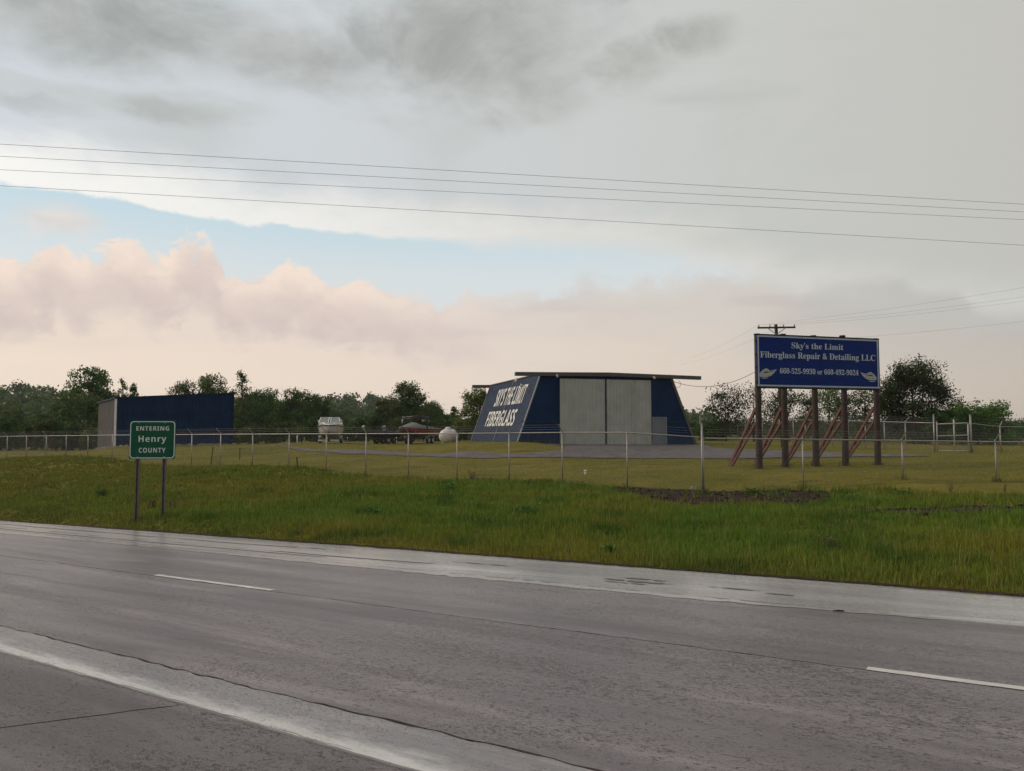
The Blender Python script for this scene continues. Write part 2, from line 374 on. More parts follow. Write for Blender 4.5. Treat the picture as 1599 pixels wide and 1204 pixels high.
def ground_mat():
    m = bpy.data.materials.new('field_ground'); m.use_nodes = True; g = G(m.node_tree); p = m.node_tree.nodes['Principled BSDF']
    tc = g.node('ShaderNodeTexCoord').outputs['Object']
    a = g.noise(tc, .22, 6, .6); b = g.noise(tc, 1.6, 8, .7); c = g.noise(tc, 11, 6, .7); st = g.noise(g.vmul(tc, (.3, 1.6, 1)), .9, 6, .6)
    col = g.mix(g.ss(a, .35, .65), (.128, .122, .016, 1), (.192, .160, .030, 1))
    col = g.mix(g.mul(g.ss(b, .48, .7), .7), col, (.150, .122, .034, 1))
    col = g.mix(g.mul(g.ss(c, .45, .7), .55), col, (.034, .036, .009, 1))
    col = g.mix(g.mul(g.ss(st, .53, .66), .75), col, (.052, .045, .014, 1))
    g.put(p.inputs['Base Color'], col); p.inputs['Roughness'].default_value = .95; p.inputs['Specular IOR Level'].default_value = .1
    bu = g.node('ShaderNodeBump'); bu.inputs['Strength'].default_value = .7; bu.inputs['Distance'].default_value = .08
    g.put(bu.inputs['Height'], g.add(g.mul(c, .6), b)); g.put(p.inputs['Normal'], bu.outputs[0])
    return m
M['ground'] = ground_mat()
def build_ground():
    # radial grid round the camera, one sheet to the horizon
    rad = np.concatenate([np.linspace(0.5, 8, 12), np.linspace(8.5, 75, 150), 75*np.exp(np.linspace(.02, math.log(1800/75), 50))])
    az = np.concatenate([np.linspace(-.78, .78, 200), np.linspace(.78, 2*math.pi-.78, 50)[1:-1]])
    A, Rr = np.meshgrid(az, rad); X = Rr*np.sin(A); Y = Rr*np.cos(A); Z = gz(X, Y)
    n = len(az); k = len(rad)
    V = np.stack([X, Y, Z], -1).reshape(-1, 3)
    i, j = np.meshgrid(np.arange(k-1), np.arange(n), indexing='ij'); j2 = (j+1) % n
    Q = np.stack([i*n+j, (i+1)*n+j, (i+1)*n+j2, i*n+j2], -1).reshape(-1, 4)[:, ::-1]
    return link('ground', npmesh('ground', V, Q, M['ground'], smooth=True), kind='structure')
build_ground()

def haze():
    m = bpy.data.materials.new('thin_haze'); m.use_nodes = True; nt = m.node_tree; nt.nodes.clear()
    v = nt.nodes.new('ShaderNodeVolumePrincipled'); o = nt.nodes.new('ShaderNodeOutputMaterial')
    v.inputs['Color'].default_value = (.86, .92, .94, 1); v.inputs['Density'].default_value = HAZE; v.inputs['Anisotropy'].default_value = 0
    nt.links.new(v.outputs[0], o.inputs['Volume'])
    b = MB().box((0, 0, 15), (3700, 3700, 62)); b.build('haze', m, kind='stuff')
HAZE = .00018
haze()
# ------------------------------------------------------------------ road: local x = -t, y = s
ROAD_RZ = math.atan2(-DY, -DX)
def road_mat(name, dark, light, wet=.5, rough=(.22, .55), bumpk=.5, seed=0., spec=.5, paint=None, pit_k=.75):
    m = bpy.data.materials.new(name); m.use_nodes = True; g = G(m.node_tree); p = m.node_tree.nodes['Principled BSDF']
    tc0 = g.node('ShaderNodeTexCoord').outputs['Object']
    va = g.node('ShaderNodeVectorMath', operation='ADD'); g.put(va.inputs[0], tc0); va.inputs[1].default_value = (seed*13.7, seed*3.1, seed)
    tc = va.outputs[0]
    streak = g.noise(g.vmul(tc, (.12, 1.5, 1)), 1., 8, .6, .3)
    patch = g.noise(g.vmul(tc, (.5, 1.2, 1)), .6, 8, .65, .6)
    fine = g.noise(tc, 60, 4, .75)
    mott = g.noise(tc, 9, 6, .7)
    agg = g.node('ShaderNodeTexVoronoi'); agg.inputs['Scale'].default_value = 75; g.put(agg.inputs['Vector'], tc)
    pit = g.noise(g.vmul(tc, (1, 2.2, 1)), 15, 4, .6, 1.2)
    mixv = g.add(g.mul(streak, .6), g.mul(patch, .4))
    c = g.mix(g.ss(mixv, .38, .62), dark, light)
    c = g.mix(g.mul(g.ss(g.noise(g.vmul(tc, (.10, 1.1, 1)), 1.7, 7, .62, .4), .52, .68), .55), c, tuple(q*1.7 for q in light[:3])+(1,))
    c = g.mix(g.mul(g.ss(fine, .5, .72), .4), c, tuple(q*1.6 for q in light[:3])+(1,))
    c = g.mix(g.mul(g.ss(mott, .52, .70), .35), c, tuple(q*.62 for q in dark[:3])+(1,))
    pit2 = g.noise(g.vmul(tc, (1, 2., 1)), 47, 3, .6, .6)
    pits = g.m('MAXIMUM', g.ss(g.add(pit, g.mul(g.sub(patch, .52), .5)), .575, .62), g.mul(g.ss(g.add(pit2, g.mul(g.sub(patch, .52), .45)), .60, .65), .8))
    c = g.mix(g.mul(pits, pit_k), c, tuple(q*.10 for q in dark[:3])+(1,))
    r_extra = None
    if paint:            # remains of the worn white edge line, heaviest along the pavement edge
        sy = g.node('ShaderNodeSeparateXYZ'); g.put(sy.inputs[0], tc0)
        wv = g.add(sy.outputs[1], g.mul(g.sub(g.noise(g.vmul(tc, (.9, 3.2, 1)), 2.2, 9, .7), .5), .5))
        f = g.mul(g.ss(wv, paint[1], paint[0]), g.ss(g.noise(g.vmul(tc, (.35, 2, 1)), 2., 8, .7), .30, .55, .35, 1.))
        c = g.mix(g.mul(f, paint[2]), c, (.62, .61, .59, 1))
    g.put(p.inputs['Base Color'], c); p.inputs['Specular IOR Level'].default_value = spec
    w = g.ss(mixv, .66-.3*wet, .38-.3*wet)
    r = g.add(g.lr(w, 0, 1, rough[0], rough[1]), g.mul(g.sub(fine, .5), .12))
    g.put(p.inputs['Roughness'], r)
    b = g.node('ShaderNodeBump'); b.inputs['Strength'].default_value = bumpk; b.inputs['Distance'].default_value = .006
    h = g.sub(g.add(agg.outputs['Distance'], g.mul(fine, .8)), g.mul(pits, 1.6))
    g.put(b.inputs['Height'], g.mul(h, g.lr(w, 0, 1, .45, 1.))); g.put(p.inputs['Normal'], b.outputs[0])
    return m
M['lane_near'] = road_mat('wet_asphalt_near_lane', (.090, .075, .084, 1), (.172, .147, .160, 1), .42, (.30, .44), .8, 1, pit_k=.85)
M['lane_far'] = road_mat('wet_asphalt_far_lane', (.090, .075, .084, 1), (.172, .148, .160, 1), .45, (.28, .42), .6, 2, pit_k=.6)
M['edge_strip'] = road_mat('wet_asphalt_edge', (.10, .086, .092, 1), (.19, .170, .176, 1), .75, (.16, .34), .4, 3, .8, paint=(4.06, 4.40, .85), pit_k=.3)
M['shoulder_far'] = road_mat('wet_concrete_shoulder', (.23, .222, .228, 1), (.40, .388, .394, 1), .85, (.15, .32), .25, 4, .9, pit_k=.35)
M['shoulder_near'] = road_mat('old_shoulder', (.062, .052, .056, 1), (.128, .108, .115, 1), .3, (.32, .48), 1., 5, pit_k=.95)
M['crackfill'] = mat('joint_dirt', (.012, .010, .009), .9)
M['paint'] = mat('worn_lane_paint', (.60, .58, .55), .4, 0, .12, 3, .3, 60, dirt=((.16, .15, .15, 1), .55))

road = empty('road', (0, 0, 0), 0, kind='structure')
def seg(vals, n): return np.interp(np.linspace(0, 1, n), np.linspace(0, 1, len(vals)), vals)
def wob(t, amp, sd, fine=1.):
    return amp*2*(fbm(np.asarray(t)*.5+sd*9.1, np.full(len(t), sd*3.3), 3)-.5)+amp*.55*fine*2*(vnoise(np.asarray(t)*7+sd, np.full(len(t), sd*7.7))-.5)
def ribbon(name, t, s0, s1, m, parent, lift=0., nx=4, thick=0., **k):
    """a strip of road between the curves s0(t) and s1(t), local to the road; a skirt gives it thickness"""
    n = len(t); f = np.linspace(0, 1, nx)
    S = s0[:, None]*(1-f)+s1[:, None]*f; T = np.repeat(t[:, None], nx, 1) if t.ndim == 1 else t
    Z = road_z(T, S)+lift; X, Y = xy(T, S)
    V = np.stack([X, Y, Z], -1).reshape(-1, 3)
    i, j = np.meshgrid(np.arange(n-1), np.arange(nx-1), indexing='ij')
    Q = np.stack([i*nx+j, i*nx+j+1, (i+1)*nx+j+1, (i+1)*nx+j], -1).reshape(-1, 4)
    if thick:
        b = len(V); rim = np.concatenate([np.arange(n)*nx, (n-1)*nx+np.arange(1, nx), (np.arange(n-1)[::-1])*nx+nx-1, np.arange(nx-1)[::-1][:-1]])
        low = V[rim].copy(); low[:, 2] -= thick; V = np.concatenate([V, low]); q = len(rim); a = np.arange(q); a2 = (a+1) % q
        Q = np.concatenate([Q, np.stack([rim[a], rim[a2], b+a2, b+a], -1)])
    # into the strip's own frame: origin under the camera, x along the road
    c, s_ = math.cos(-ROAD_RZ), math.sin(-ROAD_RZ)
    V = np.stack([V[:, 0]*c-V[:, 1]*s_, V[:, 0]*s_+V[:, 1]*c, V[:, 2]], -1)
    # upward facing
    o = link(name, npmesh(name, V, Q, m, smooth=False), parent, **k)
    bm = bmesh.new(); bm.from_mesh(o.data); bmesh.ops.recalc_face_normals(bm, faces=bm.faces)
    up = sum(f_.normal.z*f_.calc_area() for f_ in bm.faces)
    if up < 0: bmesh.ops.reverse_faces(bm, faces=bm.faces)
    bm.to_mesh(o.data); bm.free()
    o.rotation_euler = (0, 0, ROAD_RZ)
    return o
tt = np.linspace(-45, 90, 1900)
C0 = 4.08+wob(tt, .012, 1); C1 = 4.665+wob(tt, .03, 2, 1.2); C2 = 7.70+wob(tt, .022, 3, .8); C3 = 10.52+wob(tt, .018, 4)
JG = .024*np.clip(vnoise(tt*5.1, tt*0+3)-.25, 0, 1)+.006*RNG.random(len(tt)); JG2 = .024*np.clip(vnoise(tt*5.3, tt*0+9)-.25, 0, 1)+.006*RNG.random(len(tt))
CE = EDGE+wob(tt, .09, 5)-.02*np.clip(tt-10, 0, 40)*.6
ribbon('road_base', tt[::20], np.full(95, -3.), np.full(95, 12.3), M['crackfill'], road, -.05, 3)
ribbon('near_lane_edge', tt, C0+.006, C1-.004-JG, M['edge_strip'], road, 0, 4, .05)
ribbon('near_lane', tt, C1+.004+JG2, C2-.004-JG*.7, M['lane_near'], road, 0, 7, .05)
ribbon('far_lane', tt, C2+.004+JG2*.7, C3-.016, M['lane_far'], road, 0, 7, .05)
shf = ribbon('far_shoulder', tt, C3+.016, CE, M['shoulder_far'], road, -.004, 6, .07)
# near shoulder: two slabs parted by a skewed transverse crack
nn = 60; sv = np.linspace(-3, 1, nn)
def slab(sign):
    ss = np.linspace(-3, 4.066, 50); tj = 6.33+(4.0-ss)*.77+wob(ss*1.3, .05, 8)
    far = 90. if sign > 0 else -45.
    w = np.linspace(0, 1, 420)**1.6
    T = (tj+sign*.012)[None, :]*(1-w[:, None])+far*w[:, None]
    S = np.repeat(ss[None, :], 420, 0); S[:, -1] += wob(T[:, -1], .012, 1)
    n, nx = T.shape
    X, Y = xy(T, S); Z = road_z(T, S)-.006-.01*np.clip(S-3.8, 0, 1)
    V = np.stack([X, Y, Z], -1).reshape(-1, 3)
    i, j = np.meshgrid(np.arange(n-1), np.arange(nx-1), indexing='ij')
    Q = np.stack([i*nx+j, i*nx+j+1, (i+1)*nx+j+1, (i+1)*nx+j], -1).reshape(-1, 4)
    if sign < 0: Q = Q[:, ::-1]
    c, s_ = math.cos(-ROAD_RZ), math.sin(-ROAD_RZ)
    V = np.stack([V[:, 0]*c-V[:, 1]*s_, V[:, 0]*s_+V[:, 1]*c, V[:, 2]], -1)
    me = npmesh('shoulder_slab', V, Q, M['shoulder_near'])
    if me.polygons[0].normal.z < 0: me.flip_normals()
    o = link('shoulder_slab', me, road); o.rotation_euler = (0, 0, ROAD_RZ)
slab(1); slab(-1)
# paint
def stripe(name, t0, t1, s0, s1, lift, frag=.0, sd=1, n=160, m=None, taper=0):
    t = np.linspace(t0, t1, n)
    a = np.full(n, s0)+frag*2*(vnoise(t*6, np.full(n, sd*1.))-.5)*abs(s1-s0); b = np.full(n, s1)+frag*2*(vnoise(t*6, np.full(n, sd*5.))-.5)*abs(s1-s0)
    if taper: k = np.clip((t-t0)/taper, .02, 1)**.7; a, b = b-(b-a)*k, b
    return ribbon(name, t, a, b, m or M['paint'], road, lift, 3)
for t0 in (-23.3, -10.1, 1.38-3.1, 9.69, 21.2, 32.7):
    stripe('lane_dash', t0, t0+3.1, 7.71, 7.82, .004, .12, t0)
M['edge_paint'] = road_mat('wet_edge_paint', (.22, .21, .21, 1), (.52, .51, .50, 1), .8, (.18, .34), .25, 6, pit_k=.5)
M['far_edge_paint'] = road_mat('faded_edge_paint', (.22, .21, .212, 1), (.46, .445, .445, 1), .8, (.18, .34), .3, 9, pit_k=.5)
stripe('edge_line', 4.2, 60, 4.20, 4.095, .004, .12, 3, 900, M['edge_paint'], 4.)
stripe('edge_line', .9, 40, 10.20, 10.46, .004, .22, 4, 1500, M['far_edge_paint'], 4.)

# puddles: thin irregular sheets of water on the far shoulder and along the near edge
def water_mat():
    m = bpy.data.materials.new('rain_water'); m.use_nodes = True; g = G(m.node_tree); p = m.node_tree.nodes['Principled BSDF']
    p.inputs['Base Color'].default_value = (.30, .29, .29, 1); p.inputs['Roughness'].default_value = .24; p.inputs['IOR'].default_value = 1.33  # pale base colour stands in for bright sky mirrored in the water
    tc = g.node('ShaderNodeTexCoord').outputs['Object']
    b = g.node('ShaderNodeBump'); b.inputs['Strength'].default_value = .05; b.inputs['Distance'].default_value = .02
    g.put(b.inputs['Height'], g.noise(tc, 5, 4, .6)); g.put(p.inputs['Normal'], b.outputs[0])
    return m
M['water'] = water_mat()
def puddle(t0, t1, sc, w, sd, label):
    n = 220; t = np.linspace(t0, t1, n); u = np.linspace(0, 1, n); env = np.sin(np.pi*u)**.4
    a = sc-w*env*(.35+.9*fbm(t*.9+sd, np.full(n, sd*1.7), 5)); b = sc+w*env*(.35+.9*fbm(t*.9+sd*5, np.full(n, sd*2.9), 5))
    o = ribbon('puddle', t, a, b, M['water'], None, .004, 4); tag(o, kind='structure'); return o
puddle(9.5, 29, 11.35, .34, 1, ''); puddle(12, 34, 11.0, .16, 2, ''); puddle(14, 30, 11.9, .24, 3, '')
def mud(t0, t1, sc, w, sd):
    n = 70; t = np.linspace(t0, t1, n); u = np.linspace(0, 1, n); env = np.sin(np.pi*u)**.5
    q = w*env*np.clip(2.2*fbm(t*6+sd, np.full(n, sd*1.7), 4)-.55, .03, 1.4); c_ = sc+w*.6*(fbm(t*3+sd*4, np.full(n, 3.1), 3)-.5)
    ribbon('mud_stain', t, c_-q, c_+q, M['mud'], None, .003, 3, kind='structure')
M['mud'] = mat('wet_mud', (.05, .045, .04), .35, 0, .4, 20)
for i_, q_ in enumerate(((4.7, 5.9, 11.25, .10), (4.9, 5.7, 11.5, .07), (5.0, 5.8, 11.05, .05), (3.4, 4.2, 11.35, .04), (2.9, 3.3, 11.2, .04), (13, 17.5, 11.95, .10), (14, 20, 11.5, .07), (17, 23, 11.2, .09), (8, 9.4, 11.7, .05))): mud(*q_, i_+1)
# shoulder ends in a ragged dirt lip under the grass
lt = np.linspace(-45, 90, 1500)
lip0 = np.interp(lt, tt, CE)+.0; lip1 = lip0+.14+wob(lt, .08, 12)
ribbon('dirt_lip', lt, lip0-.03, lip1, M['clod'], road, .012, 4)

# ------------------------------------------------------------------ gravel drive, draped on the field
def drape(name, outline, m, lift=.03, res=.8, kind='structure', parent=None):
    pts = [Vector((p[0], p[1], 0)) for p in outline]
    bm = bmesh.new(); vs = [bm.verts.new(p) for p in pts]; bm.faces.new(vs)
    bmesh.ops.triangulate(bm, faces=bm.faces)
    for _ in range(5):
        e = [q for q in bm.edges if q.calc_length() > res]
        if not e: break
        bmesh.ops.subdivide_edges(bm, edges=e, cuts=1); bmesh.ops.triangulate(bm, faces=[f for f in bm.faces if len(f.verts) > 3])
    co = np.array([v.co for v in bm.verts]); z = gz(co[:, 0], co[:, 1])+lift
    for v, q in zip(bm.verts, z): v.co.z = q
    bmesh.ops.recalc_face_normals(bm, faces=bm.faces)
    if sum(f.normal.z for f in bm.faces) < 0: bmesh.ops.reverse_faces(bm, faces=bm.faces)
    for f in bm.faces: f.smooth = True
    me = bpy.data.meshes.new(name); bm.to_mesh(me); bm.free(); me.materials.append(m)
    return link(name, me, parent, kind=kind)
def smooth_outline(pts, n=6, jit=.12):
    out = []; k = len(pts)
    for i in range(k):
        p0, p1, p2, p3 = [Vector(pts[(i+j-1) % k]) for j in range(4)]
        for u in [q/n for q in range(n)]:
            v = .5*((2*p1)+(-p0+p2)*u+(2*p0-5*p1+4*p2-p3)*u*u+(-p0+3*p1-3*p2+p3)*u**3)
            out.append((v.x+random.uniform(-jit, jit), v.y+random.uniform(-jit, jit)))
    return out

# building frame (needed for the apron)
BO = Vector((.28, 56.0)); BF = Vector((.96, .28)).normalized(); BL = Vector((-.28, .96)).normalized()
def bw(a, b, z): p = BO+BF*a+BL*b; return Vector((p.x, p.y, z))
far_px = [(430, 696.5), (470, 699.5), (540, 703), (620, 706.5), (700, 708.5), (780, 709), (850, 706.5), (885, 700)]
near_px = [(1440, 713.5), (1340, 714.5), (1240, 715.5), (1120, 717), (1000, 717), (900, 716.5), (800, 716.5), (700, 714.5), (600, 711), (520, 707), (455, 701)]
far2 = [(1110, 699.5), (1180, 703), (1260, 706.5), (1360, 709.5), (1440, 711)]
ol = [hit(*p).xy for p in far_px]+[bw(2.9, -.1, 0).xy, bw(14.8, -.2, 0).xy]+[hit(*p).xy for p in far2]+[hit(*p).xy for p in near_px]
drape('gravel_drive', smooth_outline([tuple(p) for p in ol], 5, .06), M['gravel'], .035)

# bare turned earth beside the corner post, with clods
def soil_mat():
    m = mat('turned_soil', (.036, .022, .017), .95, 0, .4, 3, .9, 14, dirt=((.018, .013, .010, 1), .6), spec=.1); return m
M['soil'] = soil_mat()
def soil(pix, name='bare_soil'):
    o = drape(name, smooth_outline([tuple(hit(*p).xy) for p in pix], 6, .10), M['soil'], .03, .35)
    me = o.data; n = len(me.vertices); co = np.zeros(n*3, np.float32); me.vertices.foreach_get('co', co); co = co.reshape(-1, 3)
    co[:, 2] += .10*(fbm(co[:, 0]*2.2, co[:, 1]*2.2, 4)-.42); me.vertices.foreach_set('co', co.ravel()); me.update()
    return o
SOIL = [[(955, 763), (1010, 764), (1060, 766), (1110, 768), (1160, 768), (1200, 768), (1250, 768), (1290, 770), (1300, 778), (1260, 788), (1200, 787), (1150, 790), (1090, 791), (1020, 784), (970, 774)],
        [(1290, 796), (1360, 797), (1420, 797), (1500, 793), (1590, 792), (1640, 796), (1580, 803), (1480, 806), (1380, 804)],
        [(815, 757), (838, 755), (846, 759), (826, 761)]]
SOILXY = []
for s_ in SOIL:
    soil(s_); SOILXY.append([tuple(hit(*p).xy) for p in s_])
def inpoly(x, y, poly):
    x = np.asarray(x); y = np.asarray(y); r = np.zeros(x.shape, bool); k = len(poly)
    for i in range(k):
        x0, y0 = poly[i]; x1, y1 = poly[(i+1) % k]
        c = ((y0 > y) != (y1 > y)) & (x < (x1-x0)*(y-y0)/(y1-y0+1e-12)+x0); r ^= c
    return r
DRIVE = [tuple(p) for p in ol]
# ------------------------------------------------------------------ dark woods, trees
def tree_mesh(seed, H, Rr, base=.15, lobes=11, clumps=14, leaves=40, leaf=.26, shape='round', cols=None, spread=.62, limbs=True):
    """crown of small leaf faces gathered in clumps at the ends of limbs; returns (crown mesh, trunk mesh)"""
    rg = np.random.default_rng(seed); tb = MB(); cen = []; 
    th = H*(base+.05)
    lean = rg.normal(0, .03, 2)*H
    tb.tube([(0, 0, -.4), (lean[0]*.3, lean[1]*.3, th), (lean[0]*.7, lean[1]*.7, H*.55), (lean[0], lean[1], H*.86)], [.028*H, .020*H, .012*H, .004*H], 7)
    lob = []
    for i in range(lobes):
        f = (i+.5)/lobes
        if shape == 'round': hz = base+(1-base)*(.08+.88*f**.8); rad = Rr*(math.sin(math.pi*min(1, max(.12, (hz-base)/(1-base)*.86+.10)))**.7)*rg.uniform(.45, .85)
        elif shape == 'tall': hz = base+(1-base)*(.06+.9*f); rad = Rr*(.95-.75*f)*rg.uniform(.4, .9)
        elif shape == 'bush': hz = .12+.72*f; rad = Rr*math.sqrt(max(.05, 1-(hz)**2))*rg.uniform(.35, .85)
        elif shape == 'spiky': hz = .2+.7*f; rad = Rr*(1-.75*f)*rg.uniform(.3, .9)
        a = i*2.399+rg.normal(0, .4)
        p = np.array([math.cos(a)*rad+lean[0]*hz, math.sin(a)*rad+lean[1]*hz, hz*H])
        sz = Rr*rg.uniform(.30, .46)*(1-.35*f if shape in ('tall', 'spiky') else 1)
        lob.append((p, sz))
        if limbs:
            z0 = max(th*.8, p[2]-rad*.9-.08*H); z0 = min(z0, H*.8); q = np.array([lean[0]*z0/H, lean[1]*z0/H, z0])
            tb.tube([q, q*.55+p*.45+np.array([0, 0, .02*H]), p], [.008*H, .005*H, .002*H], 5, False)
    Vs = []; Cs = []; 
    cols = cols or [(.052, .105, .022), (.068, .118, .024), (.042, .085, .022), (.09, .125, .028)]
    for p, sz in lob:
        lc = np.array(cols[rg.integers(len(cols))])
        for c in range(clumps):
            d = rg.normal(0, 1, 3); d /= np.linalg.norm(d); 
            q = p+d*sz*rg.uniform(.35, 1.0)*np.array([1, 1, .8])
            if shape == 'spiky' and rg.random() < .5: q[2] += rg.uniform(0, .16)*H
            q[2] = max(q[2], .03*H)
            k = int(leaves*rg.uniform(.6, 1.4)); cs = sz*spread*rg.uniform(.25, .55)
            off = rg.normal(0, 1, (k, 3))*cs*np.array([1, 1, .7 if shape != 'spiky' else 1.7])
            ctr = q+off
            nrm = rg.normal(0, 1, (k, 3))+d*.5+np.array([0, 0, .5]); nrm /= np.linalg.norm(nrm, axis=1)[:, None]
            r1 = rg.normal(0, 1, (k, 3)); u = np.cross(nrm, r1); u /= np.linalg.norm(u, axis=1)[:, None]; w = np.cross(nrm, u)
            s = leaf*rg.uniform(.6, 1.35, (k, 1))
            Vs.append(np.stack([ctr-u*s*.6, ctr-w*s*.36+u*s*.05, ctr+u*s*.65, ctr+w*s*.36], 1).reshape(-1, 3))
            cc = lc*rg.uniform(.75, 1.3)*rg.uniform(.75, 1.3, (k, 1)); Cs.append(np.repeat(np.concatenate([cc, np.ones((k, 1))], 1), 4, 0))
    V = np.concatenate(Vs); C = np.concatenate(Cs); Q = np.arange(len(V)).reshape(-1, 4)
    return npmesh('crown', V, Q, M['leaf'], C), tb.mesh('trunk', M['bark'])
YG = [(.078, .112, .022), (.095, .12, .028), (.062, .092, .02)]
DK = [(.040, .082, .020), (.052, .095, .022), (.062, .100, .024)]
VAR = {
    'oak': tree_mesh(11, 11, 4.6, .14, 15, 13, 40, .30),
    'broad': tree_mesh(12, 10, 5.0, .12, 16, 13, 40, .30, cols=DK),
    'ash': tree_mesh(13, 13, 3.6, .16, 15, 12, 38, .28, 'tall'),
    'elm': tree_mesh(14, 12, 4.2, .2, 14, 13, 36, .28, cols=YG),
    'thin': tree_mesh(15, 13, 2.9, .2, 15, 9, 15, .26, 'tall', spread=.8),
    'shrub': tree_mesh(16, 4, 2.8, .03, 10, 10, 44, .22, 'bush', limbs=False),
    'shrub_light': tree_mesh(17, 4, 2.6, .03, 10, 10, 44, .22, 'bush', cols=YG, limbs=False),
}
def plant(kind, px, Y, ytop, wpx=None, name='broadleaf_tree', label=None, cat='tree', group=None, meshes=None, nat=None):
    X = (px-IW/2)/FPX*Y; z0 = gz1(X, Y); zt = at(px, ytop, Y).z
    cm, tm = meshes or VAR[kind]
    h = max(v.co.z for v in cm.vertices) if nat is None else nat
    e = empty(name, (X, Y, z0-.05), random.uniform(0, 6.28), label=label, cat=cat, group=group)
    sz = max(.2, (zt-z0)/h)
    if wpx:
        w = np.zeros(len(cm.vertices)*3, np.float32); cm.vertices.foreach_get('co', w); w = w.reshape(-1, 3)
        sx = (wpx/FPX*Y)/(np.percentile(w[:, 0], 99)-np.percentile(w[:, 0], 1))
    else: sx = sz*random.uniform(.9, 1.15)
    e.scale = (sx, sx, sz)
    link('trunk', tm, e); link('crown', cm, e)
    return e
HT = {k: max(v.co.z for v in m[0].vertices) for k, m in VAR.items()}
ENV = [(-80, 610), (0, 622), (40, 640), (85, 630), (120, 612), (160, 606), (215, 613), (250, 620), (300, 606), (350, 606), (400, 612), (440, 614), (490, 616), (512, 628), (545, 640), (575, 640), (600, 625), (640, 614), (670, 625), (700, 640), (730, 644), (800, 640), (900, 640)]
# the trees one can tell apart along the wood
plant('oak', 137, 104, 569, 78, label='tallest dark tree, domed crown rising above the wood behind the blue shed', nat=HT['oak'])
plant('thin', 189, 112, 586, 26, label='slim ragged treetop just beside the tallest domed tree', nat=HT['thin'])
plant('ash', 209, 114, 596, 26, label='short pointed treetop above the roof corner of the blue shed', nat=HT['ash'])
plant('broad', 288, 108, 588, 44, label='rounded dark tree behind the middle of the blue shed roof', nat=HT['broad'])
plant('oak', 333, 104, 580, 62, label='broad leafy tree behind the high end of the blue shed', nat=HT['oak'])
plant('thin', 379, 100, 574, 42, label='sparse pale see-through tree at the right end of the blue shed', nat=HT['thin'])
plant('broad', 416, 112, 601, 50, label='low rounded tree just right of the sparse see-through tree', nat=HT['broad'])
plant('broad', 464, 104, 602, 62, label='wide flat-topped dark tree left above the white cabin boat', nat=HT['broad'])
plant('oak', 497, 108, 613, 40, label='small rounded tree directly behind the white cabin boat', nat=HT['oak'])
plant('oak', 644, 100, 592, 66, label='tall domed tree behind the red boat with the tower', nat=HT['oak'])
plant('elm', 606, 106, 613, 40, label='ragged tree left of the domed tree behind the red boat', nat=HT['elm'])
plant('broad', 676, 108, 622, 36, label='dark sloping tree right of the domed tree behind the red boat', nat=HT['broad'])
plant('ash', 709, 118, 633, 26, label='small pointed treetop above the white gas tank', nat=HT['ash'])
# fill of the wood edge
MARKS = [(20, 'at the far left edge of the photo'), (75, 'behind the leftmost fence posts'), (115, 'just left of the tallest domed tree'), (165, 'below the tallest domed tree'), (205, 'behind the pale end wall of the navy shed'), (275, 'behind the navy shed above the county sign'), (330, 'behind the right half of the navy shed'), (366, 'behind the high end of the navy shed'), (410, 'just right of the navy shed'), (450, 'midway between navy shed and cabin boat'), (490, 'just left of the white cabin boat'), (535, 'directly behind the white cabin boat'), (565, 'just right of the white cabin boat'), (612, 'behind the dark fishing boat'), (676, 'behind the red tow boat'), (720, 'behind the white gas tank'), (9999, 'beside the sloping hangar wall')]
def mark(px): return next(w_ for x_, w_ in MARKS if px < x_)
for i, px in enumerate(np.arange(-70, 770, 20)):
    px = float(px+random.uniform(-7, 7)); Y = random.uniform(110, 150)
    top = np.interp(px, [e[0] for e in ENV], [e[1] for e in ENV])+random.uniform(-1, 12)
    k = random.choice(['oak', 'broad', 'broad', 'elm', 'ash']); w_ = mark(px)
    plant(k, px, Y, top, random.uniform(34, 58), 'woodland_tree', 'dense woodland tree '+w_, 'tree', 'woodland trees '+w_, nat=HT[k])
for i, px in enumerate(np.arange(-60, 770, 19)):
    px = float(px+random.uniform(-6, 6)); Y = random.uniform(92, 101); w_ = mark(px)
    if 190 < px < 340: continue
    k = random.choice(['shrub', 'shrub', 'shrub_light'])
    plant(k, px, Y, random.uniform(640, 660), random.uniform(32, 46), 'woodland_shrub', 'bushy shrub at the foot of the wood '+w_, 'shrub', 'shrubs '+w_, nat=HT[k])
# nearer trees
sp = tree_mesh(31, 9, 3.4, .03, 17, 13, 34, .22, 'spiky', cols=[(.12, .165, .03), (.095, .14, .026), (.14, .175, .036)], limbs=True)
plant('', 750, 82, 600, 72, 'spiky_tree', 'light green spiky tree behind the lettered wall of the hangar', meshes=sp)
big = tree_mesh(32, 8.5, 4.2, .03, 30, 20, 46, .18, cols=[(.032, .055, .016), (.042, .065, .018), (.055, .072, .02)], spread=.6)
plant('', 1424, 68, 549, 96, 'broadleaf_tree', 'large dark tree with see-through crown right of the billboard', meshes=big)
t2 = tree_mesh(33, 6, 3, .08, 14, 13, 24, .18, cols=[(.026, .042, .014), (.040, .056, .016)], spread=.75)
plant('', 1133, 74, 592, 62, 'broadleaf_tree', 'small leafy tree between the hangar and the billboard', meshes=t2)
t3 = tree_mesh(34, 6, 3, .1, 14, 11, 12, .17, cols=[(.05, .05, .026), (.040, .044, .018)], spread=.9)
plant('', 1176, 72, 586, 66, 'broadleaf_tree', 'thin twiggy tree at the left edge of the billboard', meshes=t3)
t4 = tree_mesh(35, 6.5, 3.4, .08, 16, 14, 26, .18, cols=DK, spread=.75)
